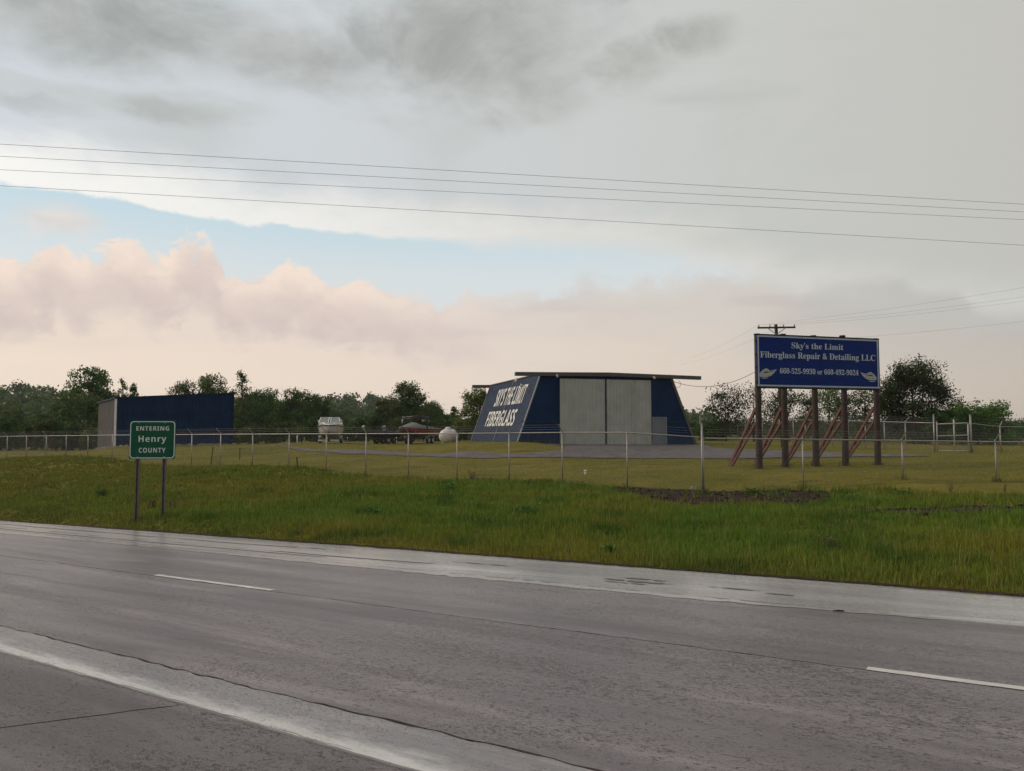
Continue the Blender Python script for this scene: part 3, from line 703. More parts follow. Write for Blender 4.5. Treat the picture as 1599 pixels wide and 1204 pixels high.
for px, yt, Y, wd, lb in ((1232, 604, 76, 78, 'dark tree under the billboard behind its second post'), (1292, 600, 74, 80, 'dark tree under the middle of the billboard'), (1348, 602, 71, 74, 'dark tree behind the last two billboard posts')):
    plant('', px, Y, yt, wd, 'broadleaf_tree', lb, meshes=t4)
bu = tree_mesh(36, 4, 3.6, .02, 24, 18, 40, .17, 'bush', cols=[(.075, .15, .024), (.10, .17, .03), (.065, .13, .022)], limbs=True)
plant('', 1526, 70, 620, 106, 'broadleaf_tree', 'low wide bright green tree behind the gate at the right', meshes=bu)
plant('', 1463, 66, 628, 60, 'shrub', 'dark bush between the large tree and the low bright green tree', 'shrub', meshes=VAR['shrub'])
for i, px in enumerate(np.arange(1090, 1640, 30)):
    w_ = 'between hangar and billboard' if px < 1172 else 'under the billboard' if px < 1370 else 'below the large see-through tree' if px < 1460 else 'behind the swing gate' if px < 1525 else 'right of the swing gate'
    plant('shrub', float(px+random.uniform(-8, 8)), random.uniform(84, 100), random.uniform(648, 657), random.uniform(40, 60), 'hedgerow_shrub', 'dark hedgerow shrub beyond the far fence '+w_, 'shrub', 'hedgerow shrubs '+w_, nat=HT['shrub'])

# far-off wood on the rises behind: reads as one mass
def far_wood():
    rg = np.random.default_rng(3); Vs = []; Cs = []
    n = 2300; az = rg.uniform(-.95, .90, n); d = np.where(az > .25, rg.uniform(420, 640, n), rg.uniform(280, 620, n))
    x = d*np.sin(az); y = d*np.cos(az); z = gz(x, y)
    h = rg.uniform(5, 12, n)*np.where(np.abs(az-.05) < .12, .6, 1)*np.where(az > .25, .62, 1)
    for i in range(n):
        k = 84; d3 = rg.normal(0, 1, (k, 3)); d3 /= np.linalg.norm(d3, axis=1)[:, None]
        ctr = np.array([x[i], y[i], z[i]+h[i]*.55])+d3*np.array([h[i]*.42, h[i]*.42, h[i]*.5])*rg.uniform(.55, 1.05, (k, 1))
        nr = d3+rg.normal(0, .5, (k, 3)); nr /= np.linalg.norm(nr, axis=1)[:, None]
        u = np.cross(nr, rg.normal(0, 1, (k, 3))); u /= np.linalg.norm(u, axis=1)[:, None]; w = np.cross(nr, u); s = rg.uniform(.7, 1.5, (k, 1))*h[i]*.075
        Vs.append(np.stack([ctr-u*s, ctr-w*s*.8, ctr+u*s, ctr+w*s*.8], 1).reshape(-1, 3))
        c = np.array(DK[rg.integers(3)])*rg.uniform(.8, 1.4); Cs.append(np.tile(np.append(c, 1), (k*4, 1)))
    V = np.concatenate(Vs); link('distant_woods', npmesh('distant_woods', V, np.arange(len(V)).reshape(-1, 4), M['leaf'], np.concatenate(Cs)), label='far-off wooded rise behind the nearer trees', cat='woods', kind='stuff')
far_wood()

# ------------------------------------------------------------------ fences
def col_on_line(px, P0, d):
    """where the photo column px crosses the ground line P0 + k d"""
    r = ray(px, 676); k = (P0.x*r.y-P0.y*r.x)/(d.y*r.x-d.x*r.y); return P0+d*k
def fence(name, pts, tops, label, arm=None, tall=(), arm_skip=(), pr=.028, mesh_gap=.085, group=None):
    """pts: post positions (x, y); tops: rail height at each; arm: outward (x, y) of the barbed wire arms"""
    f = empty(name, (pts[0][0], pts[0][1], gz1(*pts[0])), label=label, cat='fence', group=group)
    off = f.location.copy(); L = lambda p: (p[0]-off.x, p[1]-off.y, p[2]-off.z)
    B = [gz1(*p) for p in pts]
    unit = None
    for i, (p, zt) in enumerate(zip(pts, tops)):
        term = i in tall
        m = MB(); r = pr*(1.35 if term else 1)
        top = zt+(.46 if term else .03)
        m.tube([L((p[0], p[1], B[i]-.25)), L((p[0], p[1], top))], r, 10)
        m.tube([L((p[0], p[1], top)), L((p[0], p[1], top+.03)), L((p[0], p[1], top+.055))], [r*1.2, r*1.1, r*.35], 10)
        m.build('post', M['galv'], f)
        if arm and not term and i not in arm_skip:
            a = MB(); q0 = Vector((p[0], p[1], zt+.03)); q1 = q0+Vector((arm[0]*.30, arm[1]*.30, .31)); a.bar(L(q0), L(q1), .042, .022); a.build('barbed_wire_arm', M['galv'], f)
    m = MB(); m.tube([L((p[0], p[1], z)) for p, z in zip(pts, tops)], .027, 8); m.build('top_rail', M['galv'], f)
    # woven wire: every strand is a real thin wire
    P = np.array([(p[0], p[1]) for p in pts]); sl = np.concatenate([[0], np.cumsum(np.hypot(*np.diff(P, axis=0).T))])
    tot = sl[-1]; Hm = 2.0
    def pos(a, h):
        a = np.clip(a, 0, tot); x = np.interp(a, sl, P[:, 0]); y = np.interp(a, sl, P[:, 1]); zb = np.interp(a, sl, B)+.04; zt = np.interp(a, sl, tops)
        return np.stack([x, y, zb+(zt-zb)*h], -1)
    st = np.arange(-Hm, tot+Hm, mesh_gap); Vs = []; rw = .0015
    for sg in (1, -1):
        hh = np.linspace(0, 1, 5); a = st[:, None]+sg*hh[None, :]*Hm; ok = (a.max(1) > 0) & (a.min(1) < tot); a = a[ok]
        hv = np.repeat(hh[None, :], len(a), 0)
        hv = np.where(a < 0, hv-a/Hm*sg, hv); hv = np.where(a > tot, hv-(a-tot)/Hm*sg, hv); hv = np.clip(hv, 0, 1)
        c = pos(a, hv); d = np.zeros_like(c); dd = c[:, 1:]-c[:, :-1]; d[:, :-1] = dd; d[:, -1] = dd[:, -1]
        tang = (P[-1]-P[0])/np.hypot(*(P[-1]-P[0])); nx = np.array([-tang[1], tang[0], 0.]); al = np.array([tang[0]*.7, tang[1]*.7, -.7*sg])
        ring = np.stack([c+nx*rw+nx*rw*sg, c-nx*rw*.5+al*rw+nx*rw*sg, c-nx*rw*.5-al*rw+nx*rw*sg], 2)
        Vs.append(ring.reshape(-1, 3))
    nW = [len(v)//15 for v in Vs]; V = np.concatenate(Vs); Q = []
    base = np.arange(sum(nW))[:, None, None, None]*15; i = np.arange(4)[None, :, None, None]*3; j = np.arange(3)[None, None, :, None]
    j2 = (j+1) % 3; Q = np.concatenate([base+i+j, base+i+j2, base+i+3+j2, base+i+3+j], -1).reshape(-1, 4)
    link('chain_link_mesh', npmesh('chain_link_mesh', V-np.array(off), Q, M['wire']), f, kind='stuff')
    if arm:
        for k in (.33, .63, .94):
            m = MB(); pth = [L((p[0]+arm[0]*.30*k, p[1]+arm[1]*.30*k, z+.03+.31*k)) for p, z in zip(pts, tops)]
            m.tube(pth, .0035, 4); m.build('barbed_wire', M['wire'], f)
    return f
FC = Vector((7.0, 28.6, 0)); FD = Vector((-.8126, .5829, 0))
fpx = [1096, 979, 878, 795, 714, 638, 572, 510, 452, 395, 345, 300, 256, 213, 176, 138, 104, 73, 42, 12, -16]
fp = [col_on_line(p, FC, FD) for p in fpx]
ry = np.interp(fpx, [-20, 0, 137, 300, 510, 714, 878, 979, 1096], [682, 681.5, 680, 678.5, 677.5, 677, 675.5, 675.5, 683])
ft = [at(px, y, p.y).z for px, y, p in zip(fpx, ry, fp)]
fence('chain_link_fence', [(p.x, p.y) for p in fp], ft, 'long chain-link fence along the grass verge left of the corner post', arm=(-.58, -.81), tall=(0,), arm_skip=(1, 14, 16, 12))
gpx = [1097, 1252, 1407, 1552, 1705]; gp = []
for k, px in enumerate(gpx):
    Y = [28.6, 29.4, 30.2, 29.3, 28.8][k]; gp.append(((px-IW/2)/FPX*Y, Y))
gy = [684.5, 686, 688, 690, 691]
fence('chain_link_fence', gp[0:], [at(px, y, q[1]).z for px, y, q in zip(gpx, gy, gp)], 'chain-link fence in front of the billboard right of the corner post', arm=(.02, -1), arm_skip=(0, 1))
bX = 25.05
bys = [46]+[49.3+2.75*i for i in range(20)]
bp = [(bX-.006*(y-46)*1.2, y) for y in bys]
bry = np.interp([800+FPX*p[0]/p[1] for p in bp], [1088, 1280, 1460], [654.5, 656, 660.5])
bt = [at(800+FPX*p[0]/p[1], y, p[1]).z for p, y in zip(bp, bry)]
fence('chain_link_fence', bp, bt, 'chain-link fence running back from the gate behind the billboard', arm=(1, .05), tall=(0, len(bp)-1))
rp = [(27.35, 46.2), (29.6, 47.0), (33.2, 47.6), (37, 48)]; rry = [661, 666.3, 667, 667.5]
fence('chain_link_fence', rp, [at(800+FPX*p[0]/p[1], y, p[1]).z for p, y in zip(rp, rry)], 'chain-link fence right of the swing gate at the picture edge', arm=(.8, .5), tall=(0,), pr=.04)
# swing gate between the two terminal posts
ga = Vector((bX+.13, 46.0, 0)); gb = Vector((27.22, 46.2, 0)); gzb = gz1(26.2, 46.1)
gt = empty('swing_gate', (ga.x, ga.y, gzb), label='galvanised pipe swing gate with middle bar, standing closed', cat='gate')
def gl(u, z): p = ga.lerp(gb, u)-ga; return (p.x, p.y, z)
ztop = at(1488, 661, 46.1).z-gzb
for u, h in ((.02, ztop+.1), (.55, ztop+.22), (.985, ztop+.02)):
    MB().tube([gl(u, .09), gl(u, h)], .036, 8).build('upright', M['gatepipe'], gt)
for z0, z1 in ((ztop-.05, ztop+.02), (1.0, 1.04), (.10, .12)):
    MB().tube([gl(.02, z0), gl(.985, z1)], .036, 8).build('rail', M['gatepipe'], gt)
wm = MB(); 
for sg in (1, -1):
    for a in np.arange(-1.8, 2.1, .085):
        q = []
        for h in (0, 1):
            u = a+sg*h*1.9; q.append((u, h))
        (u0, h0), (u1, h1) = q
        def clipu(u, h, uo, ho):
            if u < 0: return 0, h+(0-u)/(uo-u)*(ho-h)
            if u > 2.1: return 2.1, h+(2.1-u)/(uo-u)*(ho-h)
            return u, h
        if max(u0, u1) <= 0 or min(u0, u1) >= 2.1: continue
        c0 = clipu(u0, h0, u1, h1); c1 = clipu(u1, h1, u0, h0)
        wm.tube([gl(c0[0]/2.16+.02, .12+c0[1]*(ztop-.14)), gl(c1[0]/2.16+.02, .12+c1[1]*(ztop-.14))], .0024, 3, False)
wm.build('chain_link_mesh', M['wire'], gt, kind='stuff')

# ------------------------------------------------------------------ hangar
zb = .98; ZT = 6.42; DEP = 14.6; A0, A1, T0, T1 = 0., 14.57, 1.95, 12.40
hg = empty('hangar', (BO.x, BO.y, 0), math.atan2(BF.y, BF.x), label='blue steel hangar with sloping side walls and tall cream doors', cat='building')
D0, D1, DM = 3.39, 10.64, 6.97; DH = 6.02
def hp(a, b, z): return (a, b, z)
fl = lambda z: A0+(T0-A0)*(z-zb)/(ZT-zb); fr = lambda z: A1+(T1-A1)*(z-zb)/(ZT-zb)
w = MB(); th = .12; zf = zb-.5
for q in ([(fl(zf), zf), (D0, zf), (D0, ZT), (fl(ZT), ZT)], [(D1, zf), (fr(zf), zf), (fr(ZT), ZT), (D1, ZT)], [(D0+.001, DH), (D1-.001, DH), (D1-.001, ZT-.002), (D0+.001, ZT-.002)]):
    n = 4; w.add([(a, 0, z) for a, z in q]+[(a, th, z) for a, z in q], [(0, 1, 2, 3), (7, 6, 5, 4)]+[(i, i+4, (i+1) % 4+4, (i+1) % 4) for i in range(4)])
w.build('front_wall', M['navy'], hg)
bwm = MB(); q = [(fl(zf), zf), (fr(zf), zf), (fr(ZT), ZT), (fl(ZT), ZT)]
bwm.add([(a, DEP, z) for a, z in q]+[(a, DEP+th, z) for a, z in q], [(0, 1, 2, 3), (7, 6, 5, 4)]+[(i, i+4, (i+1) % 4+4, (i+1) % 4) for i in range(4)]); bwm.build('rear_wall', M['navy'], hg)
# left wall: ribbed sheets side by side; right wall alike
def sheet(b0, b1, side, name):
    m = MB(); nr = 3; prof = []; 
    for k in range(nr):
        u0 = b0+(b1-b0)*k/nr; dw = (b1-b0)/nr
        prof += [(u0, 0), (u0+dw*.62, 0), (u0+dw*.72, .035), (u0+dw*.9, .035)]
    prof.append((b1-.004, 0))
    lo, hi = (fl(zf), fl(ZT)) if side < 0 else (fr(zf), fr(ZT))
    sl = Vector((hi-lo, 0, ZT-zf)).normalized(); nrm = Vector((sl.z*side, 0, -sl.x*side))
    v = [Vector((lo, b, zf))+nrm*(o+.02) for b, o in prof]+[Vector((hi, b, ZT))+nrm*(o+.02) for b, o in prof]; n = len(prof)
    v += [Vector((hi, b, ZT))-nrm*.02 for b, o in prof]+[Vector((lo, b, zf))-nrm*.02 for b, o in prof]
    m.add(v, [(i, i+1, n+i+1, n+i) for i in range(n-1)]+[(n+i, n+i+1, 2*n+i+1, 2*n+i) for i in range(n-1)]+[(2*n+i, 2*n+i+1, 3*n+i+1, 3*n+i) for i in range(n-1)])
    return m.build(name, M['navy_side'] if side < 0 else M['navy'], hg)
ns = 15
for k in range(ns):
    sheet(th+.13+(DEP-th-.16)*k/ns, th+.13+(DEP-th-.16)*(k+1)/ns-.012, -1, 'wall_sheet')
sheet(th+.02, DEP-.02, 1, 'side_wall')
SL = Vector((fl(ZT)-fl(zf), 0, ZT-zf)).normalized(); SN = Vector((-SL.z, 0, SL.x))
def on_side(b, z, o=0): p = Vector((fl(z), b, z))+SN*o; return p
for b, wd, nm in ((.06, .22, 'corner_trim'), (DEP*.47, .10, 'seam_trim'), (DEP-.03, .12, 'corner_trim')):
    MB().bar(on_side(b, zf, .035), on_side(b, ZT-.02, .035), wd, .075, up=SN).build(nm, M['trim'], hg)
MB().bar((fr(zf)+.03, -.03, zf), (fr(ZT)+.03, -.03, ZT-.02), .2, .12, up=(0, 1, 0)).build('corner_trim', M['fascia'], hg)
# roof: shallow two-way pitch with fascia, and the long door track beams front and rear
xa, xb, xm = T0-.12, T1+.12, (T0+T1)/2
r = MB(); r.loft([[(xa, y, ZT), (xm, y, ZT+.12), (xb, y, ZT), (xb, y, ZT+.06), (xm, y, ZT+.20), (xa, y, ZT+.06)] for y in (.16, DEP+.1)], smooth=False); r.build('roof', M['roof'], hg)
def track(y, x0, x1, z, hh):
    m = MB(); m.loft([[(x0, yy, z), (xm, yy, z+.12), (x1, yy, z), (x1, yy, z+hh), (xm, yy, z+hh+.12), (x0, yy, z+hh)] for yy in (y-.34, y)], smooth=False)
    return m.build('door_track', M['fascia'], hg)
track(.0, -.10, 14.9, ZT-.20, .24); track(DEP+.48, .30, 13.2, ZT-.22, .26)
MB().bar((-.10, -.17, ZT+.06), (xm, -.17, ZT+.18), .40, .03, up=(0, 0, 1)).bar((xm, -.17, ZT+.18), (14.9, -.17, ZT+.06), .40, .03).build('track_cap', M['galv'], hg)
def lamp(a, b, z, d):
    e = MB().box((a, b, z), (.10, .16, .10)).tube([(a, b, z), (a+d[0]*.3, b+d[1]*.3, z+d[2]*.3)], [.05, .10], 10); o = e.build('flood_lamp', M['white'], hg); return o
lamp(-.0, -.2, ZT-.42, (-.5, -.4, -.7)); lamp(3.0, -.42, ZT-.10, (0, -.5, -.3)); lamp(10.8, -.42, ZT-.08, (0, -.5, -.3))
q = on_side(1.7, ZT-1.0, .05); m = MB(); m.bar(q, q+SN*.55+Vector((0, 0, .05)), .06); m.tube([q+SN*.5, q+SN*.72+Vector((0, .05, -.02))], [.06, .14], 10); m.build('wall_lamp', M['white'], hg)
# sliding doors: ribbed leaves in a frame
def leaf_door(a0, a1):
    m = MB(); n = 12; dw = (a1-a0-.12)/n; pr = []
    for k in range(n):
        u = a0+.06+dw*k; pr += [(u, 0), (u+dw*.08, -.05), (u+dw*.16, 0), (u+dw*.66, 0), (u+dw*.74, .06), (u+dw*.92, .06)]
    pr.append((a1-.06, 0)); k = len(pr)
    v = [(a, -.13-o, zb+.05) for a, o in pr]+[(a, -.13-o, DH+.08) for a, o in pr]
    m.add(v, [(i, i+1, k+i+1, k+i) for i in range(k-1)]); m.box(((a0+a1)/2, -.09, (zb+DH)/2+.06), (a1-a0-.08, .05, DH-zb-.02))
    o = m.build('sliding_door', M['door'], hg)
    for a in (a0+.03, a1-.03): MB().box((a, -.12, (zb+DH)/2+.06), (.05, .11, DH-zb+.04)).build('edge_strip', M['door'] if abs(a-DM) > .5 else M['fascia'], o)
    return o
leaf_door(D0-.05, DM-.02); leaf_door(DM+.02, D1+.05)
ed = MB().box((11.42, -.05, zb+1.12), (1.02, .06, 2.2)).build('entry_door', M['entry'], hg)
MB().tube([(11.02, -.09, zb+1.05), (11.02, -.15, zb+1.05)], .035, 8).build('handle', M['steel'], ed)
for dx, sz, zc, hh in ((-.57, .09, 1.16, 2.34), (.57, .09, 1.16, 2.34)): MB().box((11.42+dx, -.055, zb+zc), (sz, .09, hh)).build('frame', M['trim'], ed)
MB().box((11.42, -.055, zb+2.29), (1.05, .09, .09)).build('frame', M['trim'], ed)
for z in (zb+1.55, zb+1.95): MB().bar((.42, -.03, z), (D0-.12, -.03, z), .02, .05).bar((12.1, -.03, z), (fr(z)-.3, -.03, z), .02, .05).build('girt_strip', M['navy_side'], hg)

def bold(s, sans=False):
    o = ''
    for c in s:
        if 'A' <= c <= 'Z': o += chr((0x1D5D4 if sans else 0x1D400)+ord(c)-65)
        elif 'a' <= c <= 'z': o += chr((0x1D5EE if sans else 0x1D41A)+ord(c)-97)
        elif '0' <= c <= '9': o += chr((0x1D7EC if sans else 0x1D7CE)+ord(c)-48)
        else: o += c
    return o
def text(s, m, width, height=None, depth=.012, offset=0., spacing=1.):
    """flat lettering, centred at the origin in its xz plane, facing -y; height is that of a capital"""
    c = bpy.data.curves.new('lettering', 'FONT'); c.body = s; c.size = 1; c.extrude = .0; c.offset = offset; c.space_character = spacing; c.resolution_u = 3
    t = bpy.data.objects.new('lettering', c); COL.objects.link(t); bpy.context.view_layer.update()
    me = bpy.data.meshes.new_from_object(t); bpy.data.objects.remove(t); bpy.data.curves.remove(c)
    n = len(me.vertices); co = np.zeros(n*3, np.float32); me.vertices.foreach_get('co', co); co = co.reshape(-1, 3)
    x0, x1 = co[:, 0].min(), co[:, 0].max(); k = width/(x1-x0); kz = (height/.72) if height else k
    out = np.stack([(co[:, 0]-(x0+x1)/2)*k, np.zeros(n), co[:, 1]*kz], -1).astype(np.float32)
    me.vertices.foreach_set('co', out.ravel()); me.name = 'lettering'; me.materials.clear(); me.materials.append(m)
    bm = bmesh.new(); bm.from_mesh(me)
    ex = bmesh.ops.extrude_face_region(bm, geom=bm.faces[:])
    for g_ in ex['geom']:
        if isinstance(g_, bmesh.types.BMVert): g_.co.y -= depth
    bmesh.ops.recalc_face_normals(bm, faces=bm.faces); bm.to_mesh(me); bm.free()
    return me
def words_of(me):
    bm = bmesh.new(); bm.from_mesh(me); seen = set(); comps = []
    for f in bm.faces:
        if f.index in seen: continue
        st = [f]; seen.add(f.index); c = []
        while st:
            q = st.pop(); c.append(q)
            for e in q.edges:
                for h in e.link_faces:
                    if h.index not in seen: seen.add(h.index); st.append(h)
        xs = [v.co.x for q in c for v in q.verts]; comps.append((min(xs), max(xs), [q.index for q in c]))
    zs_ = [v.co.z for v in bm.verts]; gap = .16*(max(zs_)-min(zs_)); bm.free(); comps.sort(); groups = []; hi = None
    for a, b, idx in comps:
        if hi is None or a-hi > gap: groups.append([]); hi = b
        groups[-1] += idx; hi = max(hi, b)
    out = []
    for gq in groups:
        m2 = me.copy(); b2 = bmesh.new(); b2.from_mesh(m2); b2.faces.ensure_lookup_table(); keep = set(gq)
        bmesh.ops.delete(b2, geom=[f for f in b2.faces if f.index not in keep], context='FACES'); b2.to_mesh(m2); b2.free(); out.append(m2)
    return out
# painted words on the sloping wall: read along -b (far end is the left of a reader outside)
def side_text(s, b_mid, width, z, height):
    me = text(bold(s, True), M['worn_white'], width, height, .006)
    X = Vector((0, -1, 0)); Z = SL; Yv = X.cross(Z)*-1
    Yv = Z.cross(X)
    p = on_side(b_mid, z, .066)
    mtx = Matrix((X, -SN, Z)).transposed().to_4x4(); mtx.translation = p
    for w_ in words_of(me):
        o = link('lettering', w_, hg); o.matrix_local = mtx
side_text("SKY'S THE LIMIT", 6.4, 8.4, zb+3.35, 1.55)
side_text('FIBERGLASS', 7.0, 8.6, zb+1.65, 1.35)

# ------------------------------------------------------------------ blue shed
S0 = at(180, 676, 70); S1d = Vector((.82, .575)).normalized(); SLd = Vector((-.575, .82)).normalized()
zs = gz1(S0.x, S0.y)-.25
sh = empty('storage_shed', (S0.x, S0.y, 0), math.atan2(S1d.y, S1d.x), label='low navy blue shed with a pale end wall near the wood', cat='building')
SW, SD = 10.3, 11.6; hL, hR, hLb, hRb = 2.1+3.12, 2.1+3.87, 2.1+3.05, 2.1+3.8
def ribbed(p0, p1, z0, t0, t1, n, m, nm, out=-1, par=None):
    p0, p1 = Vector(p0), Vector(p1); d = (p1-p0).normalized(); nr = Vector((d.y, -d.x)); L = (p1-p0).length; pr = []
    for k in range(n):
        u = L*k/n; dw = L/n; pr += [(u, 0), (u+dw*.7, 0), (u+dw*.78, .03), (u+dw*.92, .03)]
    pr.append((L, 0)); k = len(pr); b = MB()
    v = []
    for top in (0, 1):
        for u, o in pr: q = p0+d*u+nr*o; v.append((q.x, q.y, (t0+(t1-t0)*u/L) if top else z0))
    for top in (1, 0):
        for u, o in pr: q = p0+d*u-nr*.05; v.append((q.x, q.y, (t0+(t1-t0)*u/L) if top else z0))
    b.add(v, [(r_*k+i, r_*k+i+1, (r_+1)*k+i+1, (r_+1)*k+i) for r_ in range(3) for i in range(k-1)])
    return b.build(nm, m, par)
M['shed_side'] = mat('weathered_lit_sheet', (.20, .175, .17), .5, 0, .15, 1.5, dirt=((.12, .075, .06, 1), .5))  # light from the left painted in as a pale pinkish base, dirt over it
ribbed((0.02, 0), (SW, 0), zs, hL, hR, 34, M['navy'], 'front_wall', par=sh)
ribbed((0, SD), (0, 0.02), zs, hLb, hL, 36, M['shed_side'], 'end_wall', par=sh)
ribbed((SW+.02, 0.02), (SW+.02, SD), zs, hR, hRb, 10, M['navy'], 'end_wall', par=sh)
ribbed((SW, SD+.02), (0, SD+.02), zs, hRb, hLb, 10, M['navy'], 'rear_wall', par=sh)
rf = MB(); rf.loft([[(-.18, -.14, hL-.02), (SW+.18, -.14, hR-.02), (SW+.18, -.14, hR+.10), (-.18, -.14, hL+.10)], [(-.18, SD+.14, hLb-.02), (SW+.18, SD+.14, hRb-.02), (SW+.18, SD+.14, hRb+.10), (-.18, SD+.14, hLb+.10)]], smooth=False); rf.build('roof', M['navy'], sh)
MB().box((-.03, -.05, (zs+hL)/2), (.16, .12, hL-zs-.1)).build('corner_trim', M['white'], sh)
MB().box((SW+.03, -.05, (zs+hR)/2), (.12, .10, hR-zs-.1)).build('corner_trim', M['navy'], sh)
# pale stones along the foot of the shed
rb = MB()
for i in range(110):
    u = random.uniform(-1.5, SW+1); v_ = random.uniform(-1.3, -.15); p = Vector((S0.x, S0.y))+S1d*u+SLd*v_
    s_ = random.uniform(.08, .26); ms = Matrix.Rotation(random.uniform(0, 3), 3, 'Z') @ Matrix.Rotation(random.uniform(-.4, .4), 3, 'X')
    rb.box((p.x, p.y, gz1(p.x, p.y)+s_*.15), (s_*1.5, s_, s_*.7), ms, .7)
rb.build('rubble', M['rubble'], label='pale stone rubble along the foot of the navy shed', cat='rubble', kind='stuff')

# ------------------------------------------------------------------ billboard
b0 = at(1184, 676, 37.5); b1 = at(1375, 676, 39.5); bd = Vector((b1.x-b0.x, b1.y-b0.y)).normalized(); BLn = (Vector((b1.x, b1.y))-Vector((b0.x, b0.y))).length
bbd = empty('billboard', (b0.x, b0.y, 0), math.atan2(bd.y, bd.x), label='blue boat repair billboard on five brown poles with braces', cat='billboard')
def bz(px, py, Y): return at(px, py, Y).z
zt_l, zb_l = bz(1181, 523.5, 37.5), bz(1181, 602, 37.5); zt_r, zb_r = bz(1371.5, 530, 39.5), bz(1371.5, 608.5, 39.5)
zt = (zt_l+zt_r)/2; zbm = (zb_l+zb_r)/2
us = [.0, .235, .487, .725, .985]; us = [0.02]+[ (((px-IW/2)/FPX*b0.y-b0.x)/(bd.x-(px-IW/2)/FPX*bd.y))/BLn for px in (1228, 1276, 1322, 1372.5)]
tops = [zt+.03, zt+.07, zt+.06, zt+.12, zt+.03]
for u, tp in zip(us, tops):
    x = u*BLn; wx = b0.x+bd.x*x; wy = b0.y+bd.y*x; g0 = gz1(wx, wy)
    MB().tube([(x, .17, g0-.5), (x, .17, g0+.1), (x+.01, .17, (g0+tp)/2), (x, .17, tp)], [.175, .165, .15, .135], 12).build('pole', M['pole'], bbd)
    MB().tube([(x, .17, tp-.01), (x, .17, tp+.05)], [.155, .15], 12).build('pole_cap', M['dark'], bbd)
    # ladder-like raking brace of two planks and cross ties, going back and down
    hb = 2.75; fx = wx-bd.y*hb; fy = wy+bd.x*hb; gf = gz1(fx, fy)
    pa, pb = Vector((x-.04, .34, g0+2.95)), Vector((x-.04, .34, g0+2.25)); q = Vector((x-.1, hb, gf-.1)); q2 = Vector((x-.1, hb-.16, gf-.1))
    br = empty('brace', (0, 0, 0)); br.parent = bbd
    MB().bar(pa, q, .075, .15).build('plank', M['brace'], br); MB().bar(pb, q2, .075, .13).build('plank', M['brace'], br)
    for f0, f1 in ((.30, .42), (.55, .42), (.55, .68), (.78, .68)):
        MB().bar(pa.lerp(q, f0)+Vector((.06, 0, 0)), pb.lerp(q2, f1)+Vector((.06, 0, 0)), .03, .07).build('tie', M['brace'], br)
pw, ph = BLn+.02, zt-zbm
MB().box((BLn/2, 0, (zt+zbm)/2), (pw, .05, ph)).build('panel', M['bb_blue'], bbd)
fr_ = .075
for c, sz in (((BLn/2, -.03, zt-.055), (pw-.02, .02, fr_)), ((BLn/2, -.03, zbm+.055), (pw-.02, .02, fr_)), ((.065, -.03, (zt+zbm)/2), (fr_, .02, ph-.19)), ((BLn-.065, -.03, (zt+zbm)/2), (fr_, .02, ph-.19))):
    MB().box(c, sz).build('border', M['bb_edge'], bbd)
MB().box((BLn/2, .03, zt+.03), (pw+.1, .12, .055)).build('top_rail', M['dark'], bbd); MB().box((BLn/2, .03, zbm-.045), (pw+.06, .12, .08)).build('bottom_rail', M['dark'], bbd)
for z in (zt-.3, zt-.95, zt-1.6, zbm+.2): MB().box((-.04, .02, z), (.08, .09, .07)).build('bracket', M['dark'], bbd)
MB().box((BLn+.02, .06, (zt+zbm)/2), (.05, .16, ph)).build('end_batten', M['dark'], bbd)
for s_, wd, cap, zz, xx in ((bold("Sky's the Limit"), .425, .30, zt-.60, .487), (bold('Fiberglass Repair & Detailing LLC'), .945, .32, zt-1.10, .497), (bold('660-525-9930 or 660-492-9024'), .645, .27, zt-1.86, .500)):
    
    for w_ in words_of(text(s_, M['bb_text'], wd*BLn, cap, .006)):
        o = link('lettering', w_, bbd); o.location = (xx*BLn, -.027, zz)
def boat_icon(sx):
    m = MB(); P_ = lambda pts, y: m.add([(x*sx, y, z) for x, z in pts]+[(x*sx, y+.008, z) for x, z in pts], [tuple(range(len(pts)))]+[(i, i+len(pts), (i+1) % len(pts)+len(pts), (i+1) % len(pts)) for i in range(len(pts))])
    P_([(-.50, -.06), (-.44, -.17), (-.05, -.18), (.20, -.09), (.38, .06), (.50, .22), (.10, .14), (.02, .22), (-.14, .25), (-.30, .16), (-.42, .04)], -.036)
    P_([(-.46, -.21), (-.22, -.26), (.06, -.22), (-.2, -.205)], -.036)
    o = m.build('boat_emblem', M['boat_icon'], bbd)
    m2 = MB(); m = m2
    pts = [(-.30, .03), (-.20, .09), (-.06, .10), (.02, .07), (.40, .165), (.34, .13), (.0, .035)]
    m.add([(x*sx, -.040, z) for x, z in pts], [tuple(range(len(pts)))]); k = m.build('cockpit', M['stripe'], o)
    return o
o = boat_icon(1); o.location = (.082*BLn, 0, zt-1.88); o = boat_icon(-1); o.location = (.908*BLn, 0, zt-1.92)

